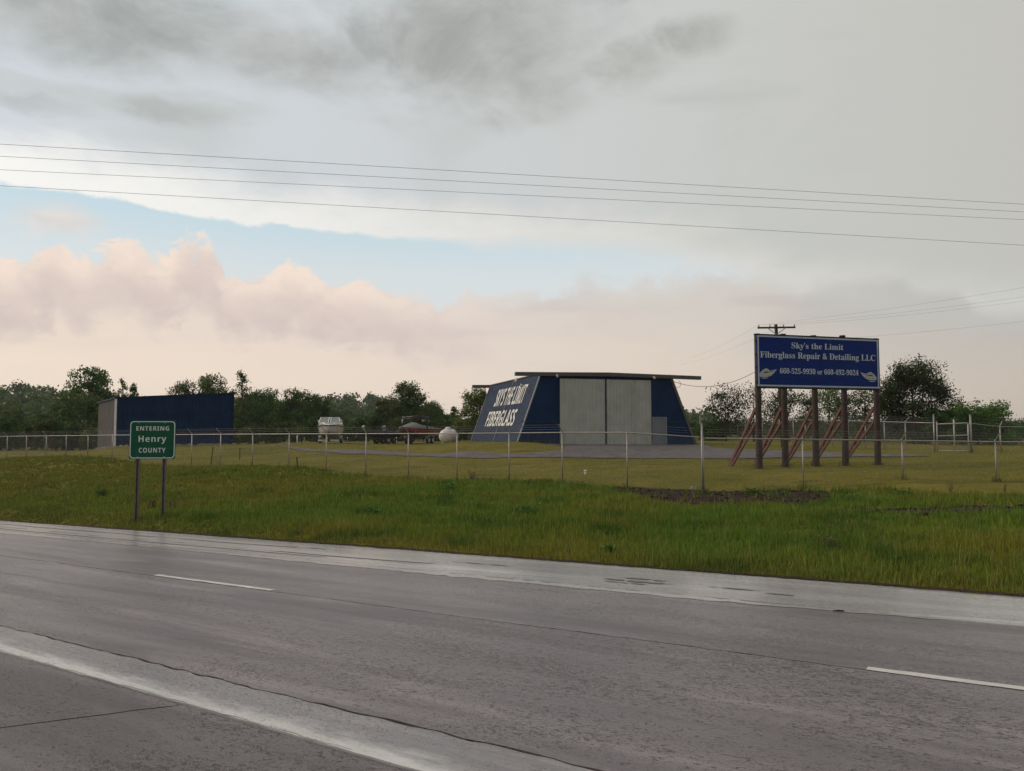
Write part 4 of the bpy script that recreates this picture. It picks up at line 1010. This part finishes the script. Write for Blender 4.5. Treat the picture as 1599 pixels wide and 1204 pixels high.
# ------------------------------------------------------------------ county sign
sg = at(238.5, 676, 24.2); sgr = R(6)
cs = empty('county_sign', (sg.x, sg.y, 0), sgr, label='green ENTERING Henry COUNTY road sign on two steel posts', cat='road sign')
zl = at(235, 657, 24.2).z; zl2 = at(235, 716.5, 24.2).z; sw = 1.375; hh = zl-zl2; zc = (zl+zl2)/2
def rrect(w_, h_, r_, n=6):
    pts = []
    for cx, cz, a0 in ((w_/2-r_, h_/2-r_, 0), (-w_/2+r_, h_/2-r_, 90), (-w_/2+r_, -h_/2+r_, 180), (w_/2-r_, -h_/2+r_, 270)):
        pts += [(cx+r_*math.cos(R(a0+90*i/n)), cz+r_*math.sin(R(a0+90*i/n))) for i in range(n+1)]
    return pts
def plate(name, pts, y0, y1, m, par, hole=None):
    b = MB(); n = len(pts)
    if hole:
        b.add([(x, y, z) for y in (y0, y1) for x, z in pts]+[(x, y, z) for y in (y0, y1) for x, z in hole], [(i, (i+1) % n, 2*n+(i+1) % n, 2*n+i) for i in range(n)]+[(i, n+i, n+(i+1) % n, (i+1) % n) for i in range(n)]+[(2*n+i, 2*n+(i+1) % n, 3*n+(i+1) % n, 3*n+i) for i in range(n)]+[(n+i, 3*n+i, 3*n+(i+1) % n, n+(i+1) % n) for i in range(n)])
    else:
        b.add([(x, y, z) for y in (y0, y1) for x, z in pts], [tuple(range(n)), tuple(range(2*n-1, n-1, -1))]+[(i, n+i, n+(i+1) % n, (i+1) % n) for i in range(n)])
    o = b.build(name, m, par); o.location = (0, 0, zc); return o
plate('panel', rrect(sw, hh, .05), -.004, .012, M['sign_green'], cs)
plate('border', rrect(sw-.03, hh-.03, .11), -.009, -.0045, M['sign_white'], cs, rrect(sw-.085, hh-.085, .09))
for s_, wd, cap, dz in (('ENTERING', .98, .135, .285), ('Henry', .83, .19, -.065), ('COUNTY', .80, .15, -.40)):
    o = link('lettering', text(bold(s_, True), M['sign_white'], wd, cap, .003, 0, 1.12), cs); o.location = (0, -.006, zc+dz)
for x in (-.43, .36):
    wx = sg.x+math.cos(sgr)*x; wy = sg.y+math.sin(sgr)*x; g0 = gz1(wx, wy); b = MB(); top = zl-.03
    for dx, dy, sx_, sy_ in ((-.042, .05, .030, .075), (.042, .05, .030, .075), (0, .086, .055, .012)):
        b.box((x+dx, dy-.005, (g0-.3+top)/2), (sx_, sy_, top-g0+.3))
    b.build('post', M['signpost'], cs)
    for dz in (.53, -.53): MB().tube([(x, -.012, zc+dz), (x, -.004, zc+dz)], .014, 6).build('bolt', M['steel'], cs)

# ------------------------------------------------------------------ utility pole and wires
UPY = 55.; up = at(1215, 676, UPY); zu = at(1215, 506.5, UPY).z; g0 = gz1(up.x, up.y)
pl = empty('utility_pole', (up.x, up.y, g0), R(-6), label='wooden utility pole with crossarm standing behind the billboard', cat='utility pole')
MB().tube([(.36, 0, -.5), (.18, 0, (zu-g0)*.5), (0, 0, zu-g0)], [.16, .14, .115], 12).build('pole', M['pole'], pl)
za = at(1215, 512, UPY).z-g0
MB().box((0, -.16, za), (2.62, .1, .12)).build('crossarm', M['pole'], pl)
for sx in (-1, 1): MB().bar((0, -.20, za-.52), (sx*.62, -.20, za-.03), .025, .05).build('arm_brace', M['galv'], pl)
INS = []
for x in (-1.22, -.45, .5, 1.24):
    MB().tube([(x, -.16, za+.05), (x, -.16, za+.10), (x, -.16, za+.13), (x, -.16, za+.22)], [.02, .055, .035, .045], 8).build('insulator', M['insul'], pl)
    c_, s_ = math.cos(R(-6)), math.sin(R(-6)); INS.append(Vector((up.x+c_*x+s_*.16, up.y+s_*x-c_*.16, g0+za+.2)))
def wire(name, a, b, sag, r, label, group, n=60, m='cable'):
    a, b = Vector(a), Vector(b); pts = []
    for i in range(n+1):
        u = i/n; p = a.lerp(b, u); p.z -= 4*sag*u*(1-u); pts.append(p-a)
    o = MB().tube(pts, r, 5, False).build(name, M[m], label=label, cat='wire', group=group); o.location = a; return o
def yl(px, py, Y): return at(px, py, Y)
g_ = 'overhead lines crossing the road'
for lb, y0, y1, Ya, Yb in (('topmost of the four overhead lines crossing the road', 225, 319, 24.1, 30.5), ('second overhead line from the top crossing the road', 244, 331, 25.2, 31.5), ('third overhead line from the top crossing the road', 265, 343, 26.4, 32.6), ('lowest of the four overhead lines crossing the road', 290, 383, 25.2, 31.5)):
    a, b = at(0, y0, Ya), at(1599, y1, Yb); d = b-a
    A = a-d*.35; B_ = b+d*.35
    wire('overhead_line', A, B_, .0, .0062, lb, g_)
    o = bpy.context.scene.objects[-1] if False else None
g_ = 'thin lines from the utility pole'
for k, (i, py, Y, lb) in enumerate(((0, 441, 42., 'topmost thin line rising right from the utility pole'), (1, 457, 43., 'second thin line rising right from the utility pole'), (3, 464, 44., 'third thin line rising right from the utility pole'))):
    e = at(1640, py-8, Y); wire('pole_line', INS[i], e+(e-INS[i])*.5, .35, .0042, lb, g_)
e = at(1640, 490, 44.); wire('pole_line', Vector((up.x, up.y-.15, g0+za-1.1)), e+(e-Vector((up.x, up.y, g0+za-1.1)))*.5, .3, .0042, 'lowest thin line running right from behind the billboard', g_)
for i, lb in ((0, 'upper thin line running from the utility pole down over the hangar'), (2, 'lower thin line running from the utility pole down over the hangar')):
    e = at(1030, 566+i*3, 120.); wire('pole_line', INS[i], e, .8, .004, lb, g_)
hw = BO+BF*(fr(ZT-.35)+.1); a = Vector((hw.x, hw.y, ZT-.35)); wire('service_drop', a, Vector((up.x, up.y-.14, g0+za-2.1)), 1.1, .018, 'black service cable hanging from the hangar corner', None)
lp = MB(); lp.tube([Vector((math.sin(q)*.28, 0, -.32+math.cos(q)*.26)) for q in np.linspace(.4, 5.6, 12)], .014, 5, False); o = lp.build('cable_loop', M['cable'], label='small loop of slack cable below the hangar roof corner', cat='wire'); o.location = a+Vector((.32, 0, .1))

# ------------------------------------------------------------------ boats, trailers, tank
def hull_rings(L, bm, zk, zsh, rise=.35, n=9, rk=.78):
    """rings from bow (y=0) to stern (y=L); x across; z up"""
    out = []
    for i in range(n+1):
        u = i/n; y = L*u; k = min(1, (u/.55))**.55 if u > 0 else .0; b = max(.06, bm/2*k*(1-.04*max(0, u-.6)))
        zs_ = zsh+rise*(1-u)**2; zkk = zk+(zs_-zk)*rk*max(0, 1-u/.42)**2.0; ch = zkk+(zs_-zkk)*.42*(1 if u < 1 else 1)
        out.append([(-b, y, zs_), (-b*.97, y, zs_-.12), (-b*.90, y, ch+.12), (-b*.80, y, ch-.05), (0, y, zkk), (b*.80, y, ch-.05), (b*.90, y, ch+.12), (b*.97, y, zs_-.12), (b, y, zs_), (b*.5, y, zs_+.05), (-b*.5, y, zs_+.05)])
    return out
def trailer(loc, rz, L, label, bunk=.5, wid=2.2):
    t = empty('boat_trailer', loc, rz, label=label, cat='trailer', group='boat trailers')
    fm = MB(); 
    for sx in (-1, 1): fm.bar((sx*.75, .9, .45), (sx*.75, L*.95, .45), .08, .12); fm.bar((0, -1.3, .45), (sx*.75, .95, .45), .08, .1)
    for y in (1.1, L*.5, L*.9): fm.bar((-.78, y, .45), (.78, y, .45), .07, .09)
    fm.bar((0, -1.5, .48), (0, -.4, .48), .09, .1); fm.bar((0, -.3, .45), (0, .1, 1.05), .07, .07); fm.build('frame', M['dark'], t)
    MB().tube([(0, -1.1, -.02), (0, -1.1, .6)], .035, 8).build('jack', M['steel'], t)
    for sx in (-1, 1):
        MB().bar((sx*.5, 1.2, bunk+.08), (sx*.5, L*.95, bunk+.08), .12, .06).build('bunk', M['dark'], t)
        for y in (L*.60, L*.76):
            w_ = MB().tube([(sx*(wid/2-.22), y, .32), (sx*(wid/2-.2), y, .32), (sx*(wid/2), y, .32), (sx*(wid/2+.02), y, .32)], [.26, .33, .33, .26], 18).build('wheel', M['dark'], t)
            MB().tube([(sx*(wid/2-.225), y, .32), (sx*(wid/2+.025), y, .32)], [.17, .17], 12).build('rim', M['steel'], w_)
        fd = MB(); a = [(y_, .62+.1*math.sin(math.pi*q)) for q, y_ in zip(np.linspace(0, 1, 8), np.linspace(L*.60-.42, L*.76+.42, 8))]
        fd.loft([[(sx*(wid/2-.26), y_, z_), (sx*(wid/2+.03), y_, z_), (sx*(wid/2+.03), y_, z_+.03), (sx*(wid/2-.26), y_, z_+.03)] for y_, z_ in [(a[0][0], .42)]+a+[(a[-1][0], .42)]], smooth=False)
        fd.build('fender', M['steel'] if wid > 2 else M['blackgel'], t)
    for sx in (-1, 1): MB().box((sx*.56, .55, .30), (.80, .06, .16)).build('light_bar', M['white'] if 'cabin' in label else M['dark'], t)
    return t
# white cabin boat, bow to the camera
p = hit(513, 693); p = Vector((( 513-IW/2)/FPX*72, 72, 0)); p.z = gz1(p.x, p.y); RZ = math.atan2(p.x, -p.y)*0+R(10)
trailer(p, RZ, 6.2, 'trailer carrying the white cabin boat')
bt = empty('cabin_boat', p, RZ, label='white cabin boat on a trailer facing the road', cat='boat')
hr = hull_rings(6.6, 2.42, .50, 1.64, .06, 11, .42)
MB().loft(hr).build('hull', M['hullgrey'], bt)
rub = MB()
for sx in (-1, 1): rub.tube([(sx*(-r_[0][0])*1.01, r_[0][1]-.02, r_[0][2]+.0) for r_ in hr], .055, 6)
rub.build('rub_rail', M['stripe'], bt)
dk = MB(); dk.loft([[(-b*.98, y, z), (-b*.86, y, z+h), (b*.86, y, z+h), (b*.98, y, z)] for (b, y, z, h) in [(max(.08, -r_[0][0]), r_[0][1], r_[0][2]+.03, .02+.30*min(1, r_[0][1]/1.6)) for r_ in hr]]); dk.build('deck', M['gelcoat'], bt)
ws = MB(); fr0 = [(-.98, 1.7, 1.98), (.98, 1.7, 1.98)]; fr1 = [(-.80, 2.5, 2.48), (.80, 2.5, 2.48)]
def quadp(nm, a, b, c, d, m, par, th_=.03):
    a, b, c, d = [Vector(q) for q in (a, b, c, d)]; n_ = (b-a).cross(d-a).normalized()*th_
    return MB().add([a, b, c, d, a+n_, b+n_, c+n_, d+n_], [(0, 1, 2, 3), (7, 6, 5, 4), (0, 4, 5, 1), (1, 5, 6, 2), (2, 6, 7, 3), (3, 7, 4, 0)]).build(nm, m, par)
wsh = MB()
for a, b in (((-1.0, 1.66, 1.95), (-.82, 2.5, 2.47)), ((1.0, 1.66, 1.95), (.82, 2.5, 2.47)), ((-.83, 2.5, 2.47), (.83, 2.5, 2.47)), ((-.08, 1.6, 1.95), (-.06, 2.5, 2.47)), ((.12, 1.6, 1.95), (.10, 2.5, 2.47)), ((-1.0, 1.66, 1.95), (1.0, 1.66, 1.95)), ((-.82, 2.5, 2.47), (-1.02, 3.9, 2.25)), ((.82, 2.5, 2.47), (1.02, 3.9, 2.25)), ((-1.02, 3.9, 2.25), (-1.04, 3.9, 1.9)), ((1.02, 3.9, 2.25), (1.04, 3.9, 1.9))): wsh.bar(a, b, .075)
wo = wsh.build('windshield_frame', M['gelcoat'], bt)
quadp('pane', (-.95, 1.68, 1.99), (-.1, 1.68, 1.99), (-.08, 2.48, 2.44), (-.78, 2.48, 2.44), M['pale_glass'], wo, .012); quadp('pane', (.14, 1.68, 1.99), (.95, 1.68, 1.99), (.78, 2.48, 2.44), (.12, 2.48, 2.44), M['pale_glass'], wo, .012)
MB().box((0, 1.05, 1.96), (.85, .55, .04)).build('hatch', M['hullgrey'], bt)
MB().tube([(0, .02, 1.2), (0, -.1, 1.16)], .045, 8).build('bow_eye', M['stripe'], bt)
for sx in (-1, 1): MB().tube([(sx*.35, .35, 1.75), (sx*.8, 1.0, 2.0), (sx*1.12, 2.2, 2.2), (sx*1.17, 3.6, 2.15), (sx*1.17, 3.7, 1.8)], .02, 6).build('hand_rail', M['steel'], bt)
# red tow boat with tower and grey cover
p = Vector(((645-IW/2)/FPX*68, 68, 0)); p.z = gz1(p.x, p.y); RZ = R(-14)
off = Matrix.Rotation(RZ, 3, 'Z')@Vector((0, -2.6, 0)); p2 = p+off; p2.z = p.z
trailer(p2, RZ, 6.2, 'trailer carrying the red tow boat')
rbt = empty('tow_boat', p2, RZ, label='red tow boat with black tower under a grey cover', cat='boat')
hr = hull_rings(6.4, 2.5, .5, 1.36, .10, 11); MB().loft(hr).build('hull', M['redgel'], rbt)
MB().loft([[(-b, y, z0), (-b, y, z1), (b, y, z1), (b, y, z0)] for b, y, z0, z1 in [(max(.04, -r_[2][0]*1.012), r_[0][1]-.01, r_[2][2]-.28, r_[2][2]-.12) for r_ in hr]], smooth=False).build('hull_stripe', M['blackgel'], rbt)
cv = MB(); pk = np.interp([r_[0][1] for r_ in hr], [0, 1.2, 2.2, 3.0, 4.2, 5.6, 6.4], [.05, .22, .50, .52, .34, .28, .10])
cv.loft([[(-b*1.03, y, z-.1), (-b*1.02, y, z+.02), (-b*.55, y, z+h*.62), (0, y, z+h), (b*.5, y, z+h*.58), (b*1.02, y, z+.02), (b*1.03, y, z-.1)] for (b, y, z), h in zip([(max(.08, -r_[0][0]), r_[0][1], r_[0][2]) for r_ in hr], pk)]); cv.build('canvas_cover', M['canvas'], rbt)
tw = MB()
for sx in (-1, 1):
    tw.tube([(sx*1.18, 3.1, 1.25), (sx*1.12, 3.0, 1.75), (sx*1.0, 3.2, 2.28), (sx*.9, 3.3, 2.36)], .06, 8); tw.tube([(sx*1.18, 4.2, 1.25), (sx*1.1, 3.7, 1.9), (sx*1.0, 3.3, 2.3)], .035, 8)
tw.tube([(-.92, 3.3, 2.36), (0, 3.35, 2.44), (.92, 3.3, 2.36)], .075, 8); tw.tube([(-1.0, 3.05, 2.2), (0, 3.0, 2.28), (1.0, 3.05, 2.2)], .06, 8); tw.build('tower', M['stripe'], rbt)
for sx in (-1, 1):
    MB().box((sx*1.12, 3.25, 2.38), (.24, .3, .07)).box((sx*1.24, 3.2, 2.05), (.06, .2, .34)).build('board_rack', M['steel'] if sx < 0 else M['canvas'], rbt)
MB().tube([(.72, 3.15, 2.1), (.72, 3.45, 2.1)], [.12, .14], 12).build('speaker', M['hullgrey'], rbt)
MB().box((0, 6.75, .62), (1.9, .6, .08)).build('swim_platform', M['dark'], rbt)
# low dark fishing boat
p = Vector(((591-IW/2)/FPX*71, 71, 0)); p.z = gz1(p.x, p.y); RZ = R(-42)
off = Matrix.Rotation(RZ, 3, 'Z')@Vector((0, -2.3, 0)); p2 = p+off; p2.z = gz1(p.x, p.y)
trailer(p2, RZ, 4.6, 'trailer carrying the low dark fishing boat', .4, 1.9)
fb = empty('fishing_boat', p2, RZ, label='low dark fishing boat between the white boat and red boat', cat='boat')
hr = hull_rings(5.0, 1.95, .45, 1.05, .12, 10); MB().loft(hr).build('hull', M['blackgel'], fb)
MB().loft([[(-b*.94, y, z+.02), (-b*.8, y, z+.09), (b*.8, y, z+.09), (b*.94, y, z+.02)] for b, y, z in [(max(.08, -r_[0][0]), r_[0][1], r_[0][2]) for r_ in hr]]).build('deck', M['blackgel'], fb)
MB().box((.35, 2.9, 1.32), (.6, .5, .4), None, .7).build('console', M['blackgel'], fb)
MB().bar((.35, 2.6, 1.5), (.35, 2.75, 1.68), .5, .03).build('windscreen', M['glass'], fb)
for x in (-.4, .4): MB().box((x, 3.5, 1.2), (.5, .5, .14)).box((x, 3.74, 1.32), (.5, .1, .25)).build('seat', M['blackgel'], fb)
tm = MB(); tm.tube([(-.05, .9, 1.15), (-.12, .75, 1.4), (-.14, .7, 1.55)], .03, 8); tm.tube([(-.14, .58, 1.55), (-.14, .8, 1.6)], [.07, .09], 10); tm.build('trolling_motor', M['white'], fb)
ob = MB(); ob.loft([[(-.2*k, 5.15+dy*k, z), (.2*k, 5.15+dy*k, z), (.2*k, 5.15+.55*k, z), (-.2*k, 5.15+.55*k, z)] for k, z, dy in ((.5, .5, 0), (.55, .95, 0), (1, 1.05, 0), (1.05, 1.35, 0), (.7, 1.52, .1))], smooth=False); ob.build('outboard_motor', M['stripe'], fb)
# white gas tank
p = Vector(((701-IW/2)/FPX*63, 63, 0)); p.z = gz1(p.x, p.y)
tk = empty('gas_tank', p, R(76), label='white gas tank with domed lid beside the hangar', cat='tank')
prof = [(-1.25, .02), (-1.22, .22), (-1.12, .40), (-.95, .52), (-.75, .57), (.75, .57), (.95, .52), (1.12, .40), (1.22, .22), (1.25, .02)]
MB().tube([(x, 0, .68) for x, r_ in prof], [r_ for x, r_ in prof], 28).build('tank_shell', M['tank'], tk)
MB().tube([(-.2, 0, 1.2), (-.2, 0, 1.30), (-.2, 0, 1.38), (-.2, 0, 1.42)], [.26, .26, .2, .06], 18).build('lid', M['tank'], tk)
for x in (-.6, .6): MB().box((x, 0, .12), (.14, .85, .36)).build('leg', M['tank'], tk)
for x in (-.75, .75): MB().tube([(x-.012, 0, .68), (x+.012, 0, .68)], .574, 28).build('weld_band', M['tank'], tk)

# ------------------------------------------------------------------ small things in the grass
for px, yb, yt, lean, lb in ((329, 725, 698, .10, 'dark leaning stake in the field below the navy shed'), (374, 718, 700, .02, 'short dark upright stake right of the leaning stake'), (466, 734, 714, -.12, 'dark leaning stake left of the fence post below the white boat')):
    q = hit(px, yb); hgt = (yb-yt)/FPX*q.y
    o = MB().bar((0, 0, -.15), (lean*hgt*1.2, 0, hgt), .055, .05).build('wooden_stake', M['wood_stake'], label=lb, cat='stake'); o.location = q
q = hit(464, 693); MB().tube([(0, 0, -.1), (0, 0, .75), (0, 0, .8)], [.06, .06, .02], 8).build('marker_post', M['worn_white'], label='small pale marker post at the drive left of the white boat', cat='post').location = q
q = hit(914, 741); m = MB(); m.tube([(0, 0, -.1), (0, 0, .13)], .055, 10); m.tube([(0, 0, .12), (0, 0, .19), (0, 0, .21)], [.075, .075, .04], 10); m.build('pipe_stub', M['white'], label='small white capped pipe stub in the mown lawn', cat='pipe').location = q
q = hit(1083, 764); MB().box((0, 0, .05), (.22, .16, .12), Matrix.Rotation(.4, 3, 'Z'), .7).build('stone', M['rubble'], label='pale stone on the bare soil beside the corner post', cat='stone').location = q
q = hit(1310, 971); q.z = float(road_z(*ts(q.x, q.y)))+.012; MB().tube([(-.07, 0, 0), (0, .012, .003), (.07, 0, 0)], [.008, .010, .006], 6).build('twig', M['wood_stake'], label='small dark twig lying on the far lane', cat='twig').location = q
cl = MB()
for poly in SOILXY:
    xs = [p_[0] for p_ in poly]; ys = [p_[1] for p_ in poly]; ar = (max(xs)-min(xs))*(max(ys)-min(ys)); n = int(min(420, ar*12))
    for _ in range(n):
        x, y = random.uniform(min(xs), max(xs)), random.uniform(min(ys), max(ys))
        if not inpoly(np.array([x]), np.array([y]), poly)[0]: continue
        s_ = random.uniform(.03, .10)*random.random()**.5; ms = Matrix.Rotation(random.uniform(0, 3), 3, 'Z')@Matrix.Rotation(random.uniform(-.7, .7), 3, 'X')
        cl.box((x, y, gz1(x, y)+.05+s_*.1), (s_*1.4, s_, s_*.8), ms, .6)
cl.build('soil_clods', M['clod'], label='crumbled clods on the bare earth beside the fence', cat='soil', kind='stuff')

# ------------------------------------------------------------------ grass: every blade a small real face
def blades(name, x, y, hgt, wid, col, label, lean=.45):
    n = len(x); z = gz(x, y)-.01; rg = RNG
    a = rg.uniform(0, 2*np.pi, n); ln = rg.uniform(.1, 1, n)*lean; d = np.stack([np.cos(a), np.sin(a), np.zeros(n)], -1); b = rg.uniform(0, np.pi, n)
    sd = np.stack([np.cos(b), np.sin(b), np.zeros(n)], -1)*wid[:, None]*.5
    P0 = np.stack([x, y, z], -1); up = np.array([0, 0, 1.])
    P1 = P0+up*(hgt*.55)[:, None]+d*(hgt*ln*.25)[:, None]; P2 = P0+up*(hgt*(1-.35*ln))[:, None]+d*(hgt*ln*.9)[:, None]
    V = np.stack([P0-sd, P0+sd, P1-sd*.8, P1+sd*.8, P2], 1).reshape(-1, 3); k = np.arange(n)[:, None]*5
    T = np.concatenate([k+np.array([[0, 1, 3]]), k+np.array([[0, 3, 2]]), k+np.array([[2, 3, 4]])], 1).reshape(-1, 3)
    C = np.repeat(np.concatenate([col, np.ones((n, 1))], 1), 5, 0).reshape(n, 5, 4).copy()
    return link(name, npmesh(name, V, T, M['blade'], C.reshape(-1, 4)), label=label, cat='grass', kind='stuff')
def inview(x, y): return (y > 8) & (x/np.maximum(y, .1) < .76) & (x/np.maximum(y, .1) > -.86)
def in_verge(t, s, x, y): return (s > EDGE-.03-.012*np.clip(t-10, 0, 40)) & np.where(x < 7.0, ((x-7.0)*.5829+(y-28.6)*.8126) < .2, y < 29.6)
def grass_cols(x, y, t, s, n):
    g1 = fbm(x*.20+5, y*.20, 4); g2 = fbm(x*.9, y*.9+9, 3); r = RNG.random(n)
    green = np.array([.098, .162, .015]); deep = np.array([.054, .112, .012]); yel = np.array([.180, .172, .022]); dry = np.array([.21, .150, .05])
    k = np.clip((g1-.40)*4, 0, 1)[:, None]; c = green*(1-k)+yel*k*.85+green*k*.15
    q = np.clip((g2-.56)*6, 0, 1)[:, None]; c = c*(1-q)+deep*q
    left = np.clip((t-16)/28, 0, 1)[:, None]; c = c*(1-.7*left)+yel*.72*.7*left
    eg = np.exp(-np.clip(s-EDGE, 0, 9)/.7)[:, None]; c = c*(1-.45*eg)+dry*.8*.45*eg
    c = np.where((r < .10)[:, None], dry*RNG.uniform(.6, 1.1, (n, 1)), c)
    return c*RNG.uniform(.55, 1.55, (n, 1))
def verge():
    X = []; Y = []; Hh = []
    ncl = 52000; t = RNG.uniform(-24, 66, ncl*3); s = EDGE-.1+RNG.random(ncl*3)**1.15*17.5
    x, y = xy(t, s); ok = inview(x, y) & in_verge(t, s, x, y); x, y, t, s = x[ok], y[ok], t[ok], s[ok]
    dist = np.hypot(x, y); keep = RNG.random(len(x)) < np.clip((15/dist)**1.1, .12, 1); x, y, t, s = x[keep], y[keep], t[keep], s[keep]
    bare = np.zeros(len(x), bool)
    for p_ in SOILXY: bare |= inpoly(x, y, p_)
    k2 = ~bare | (RNG.random(len(x)) < .07); x, y, t, s = x[k2], y[k2], t[k2], s[k2]
    tall = .55+.75*fbm(x*.45, y*.45+3, 3)+.5*np.clip(fbm(x*1.6+8, y*1.6, 2)-.6, 0, 1)*3
    m = 11; n = len(x)
    ang = RNG.uniform(0, 6.283, (n, m)); rr = np.abs(RNG.normal(0, .085, (n, m)))
    bx = (x[:, None]+np.cos(ang)*rr).ravel(); by = (y[:, None]+np.sin(ang)*rr).ravel()
    h = (np.repeat(tall, m)*RNG.uniform(.07, .27, n*m)); d = np.hypot(bx, by)
    bt_, bs_ = ts(bx, by)
    h *= np.clip(.55+.45*(bs_-EDGE)/1.0, .45, 1)*np.clip(1.15-.012*np.clip(d-14, 0, 30), .75, 1.15)
    tall_ = RNG.random(n*m) < .012; h = np.where(tall_, h*1.9+.10, h)
    wid = np.clip(.0062*d/12, .0095, .022)*RNG.uniform(.7, 1.3, n*m)
    bt_, bs_ = ts(bx, by); g = bs_ > EDGE-.10; 
    bx, by, h, wid, bt_, bs_ = bx[g], by[g], h[g], wid[g], bt_[g], bs_[g]
    print('verge blades', len(bx))
    blades('verge_grass', bx, by, h, wid, grass_cols(bx, by, bt_, bs_, len(bx)), 'long green roadside grass between the wet road and the fence')
verge()
def lawn():
    n = 300000; u = RNG.uniform(-.74, .74, n); Y = 27/(1-RNG.random(n)*.66); x = u*Y; y = Y
    t, s = ts(x, y); ok = ~in_verge(t, s, x, y) & ~inpoly(x, y, DRIVE); 
    for p_ in SOILXY: ok &= ~inpoly(x, y, p_)
    ok &= fbm(x*.8, y*.8, 3)+.10*np.sin((t*.35+s)*2.6+2*fbm(x*.1, y*.1, 2)) > .38
    x, y = x[ok], y[ok]; n = len(x); d = np.hypot(x, y); t, s = ts(x, y)
    g1 = fbm(x*.16, y*.4, 4)[:, None]; c = np.array([.158, .158, .020])*(1-g1)+np.array([.255, .205, .042])*g1; c = c*RNG.uniform(.6, 1.35, (n, 1))
    blades('field_grass', x, y, RNG.uniform(.03, .085, n)*np.clip(.5+1.2*fbm(x*.5, y*.5, 3), .5, 1.5), .009*d/28*RNG.uniform(.8, 1.6, n), c, 'short yellowish grass of the field inside the fence', .8)
lawn()
def tufts():
    xs = []; ys = []
    for px_, py_, k in [(p.x, p.y, 26) for p in fp]+[(q[0], q[1], 34) for q in gp]+[(b0.x+bd.x*u*BLn-bd.y*.17, b0.y+bd.y*u*BLn+bd.x*.17, 70) for u in us]+[(q[0], q[1], 24) for q in rp[:3]]+[(sg.x-.43, sg.y, 60), (sg.x+.36, sg.y+.04, 60)]+[tuple(bw(a_, -.12, 0).xy)+(5,) for a_ in np.arange(-.2, 3., .12)]:
        a = RNG.uniform(0, 6.28, k); r_ = .06+np.abs(RNG.normal(0, .16, k)); xs.append(px_+np.cos(a)*r_); ys.append(py_+np.sin(a)*r_)
    x = np.concatenate(xs); y = np.concatenate(ys); n = len(x); c = np.array([.070, .118, .016])*RNG.uniform(.5, 1.5, (n, 1)); q = RNG.random(n) < .25
    c[q] = np.array([.20, .155, .05])*RNG.uniform(.6, 1.2, (q.sum(), 1))
    blades('post_grass', x, y, RNG.uniform(.12, .36, n), RNG.uniform(.012, .022, n), c, 'unmown longer grass left round the feet of posts and walls', .5)
tufts()
def weeds(px, py, n, hgt, colr, name, label, wpx=10, broad=.03):
    q = hit(px, py); w_ = wpx/FPX*q.y/2; V = []; C = []; rg = RNG
    e = empty(name, q, label=label, cat='plant')
    st = MB()
    for i in range(n):
        a = rg.uniform(0, 6.28); r_ = w_*math.sqrt(rg.random())*.6; bx, by = math.cos(a)*r_, math.sin(a)*r_; h = hgt*rg.uniform(.55, 1.1); lx, ly = rg.normal(0, .22, 2)*h
        st.tube([(bx, by, -.03), (bx+lx*.4, by+ly*.4, h*.6), (bx+lx, by+ly, h)], [.006, .004, .002], 4, False)
        for j in range(9):
            f = rg.uniform(.15, 1); c = np.array([bx+lx*f, by+ly*f, h*f]); d = rg.normal(0, 1, 3); d[2] = abs(d[2])*.4; d /= np.linalg.norm(d); s_ = broad*rg.uniform(.6, 1.4); sd_ = np.cross(d, rg.normal(0, 1, 3)); sd_ /= np.linalg.norm(sd_)
            V += [c, c+d*s_*.9+sd_*s_*.4, c+d*s_*2, c+d*s_*.9-sd_*s_*.4]; cc = np.array(colr)*rg.uniform(.6, 1.4); C += [np.append(cc, 1)]*4
    st.build('stems', M['wood_stake'], e); V = np.array(V); link('foliage', npmesh('foliage', V, np.arange(len(V)).reshape(-1, 4), M['blade'], np.array(C)), e)
    return e
weeds(236, 797, 16, .42, (.13, .055, .03), 'weed_plant', 'reddish brown weed between the two county sign posts', 18)
weeds(268, 797, 14, .36, (.15, .10, .05), 'weed_plant', 'dry tan weed just right of the county sign posts', 20)
weeds(1487, 773, 10, .5, (.09, .065, .04), 'dead_weed', 'dead brown weed stalks left of the fence post at far right', 14, .02)
weeds(1569, 775, 5, .55, (.08, .06, .04), 'dead_weed', 'single dead weed stalk right of the fence post at far right', 6, .02)
weeds(741, 752, 16, .5, (.07, .095, .03), 'weed_plant', 'tall pale weed at the fence under the lettered hangar wall', 20)
weeds(1296, 866, 26, .34, (.10, .105, .03), 'weed_plant', 'matted yellow-green weed clump in the long verge grass', 44)
for px, py, w_, lb in ((160, 775, 26, 'dark green weed left of the county sign'), (580, 806, 60, 'dark leafy weed patch in the middle of the verge'), (700, 768, 40, 'dark leafy weed below the fence by the gas tank'), (905, 764, 50, 'dark leafy weed left of the bare soil'), (820, 806, 60, 'dark leafy weed patch below the hangar doors'), (950, 868, 18, 'dark green tuft at the road edge'), (1175, 774, 24, 'green tuft growing in the bare soil'), (1410, 778, 60, 'dense dark green weed clump behind the fence at right'), (1330, 785, 56, 'dark green weed clump right of the bare soil')):
    weeds(px, py, 26, .30 if w_ > 20 else .20, (.062, .130, .018), 'weed_plant', lb, w_, .045)
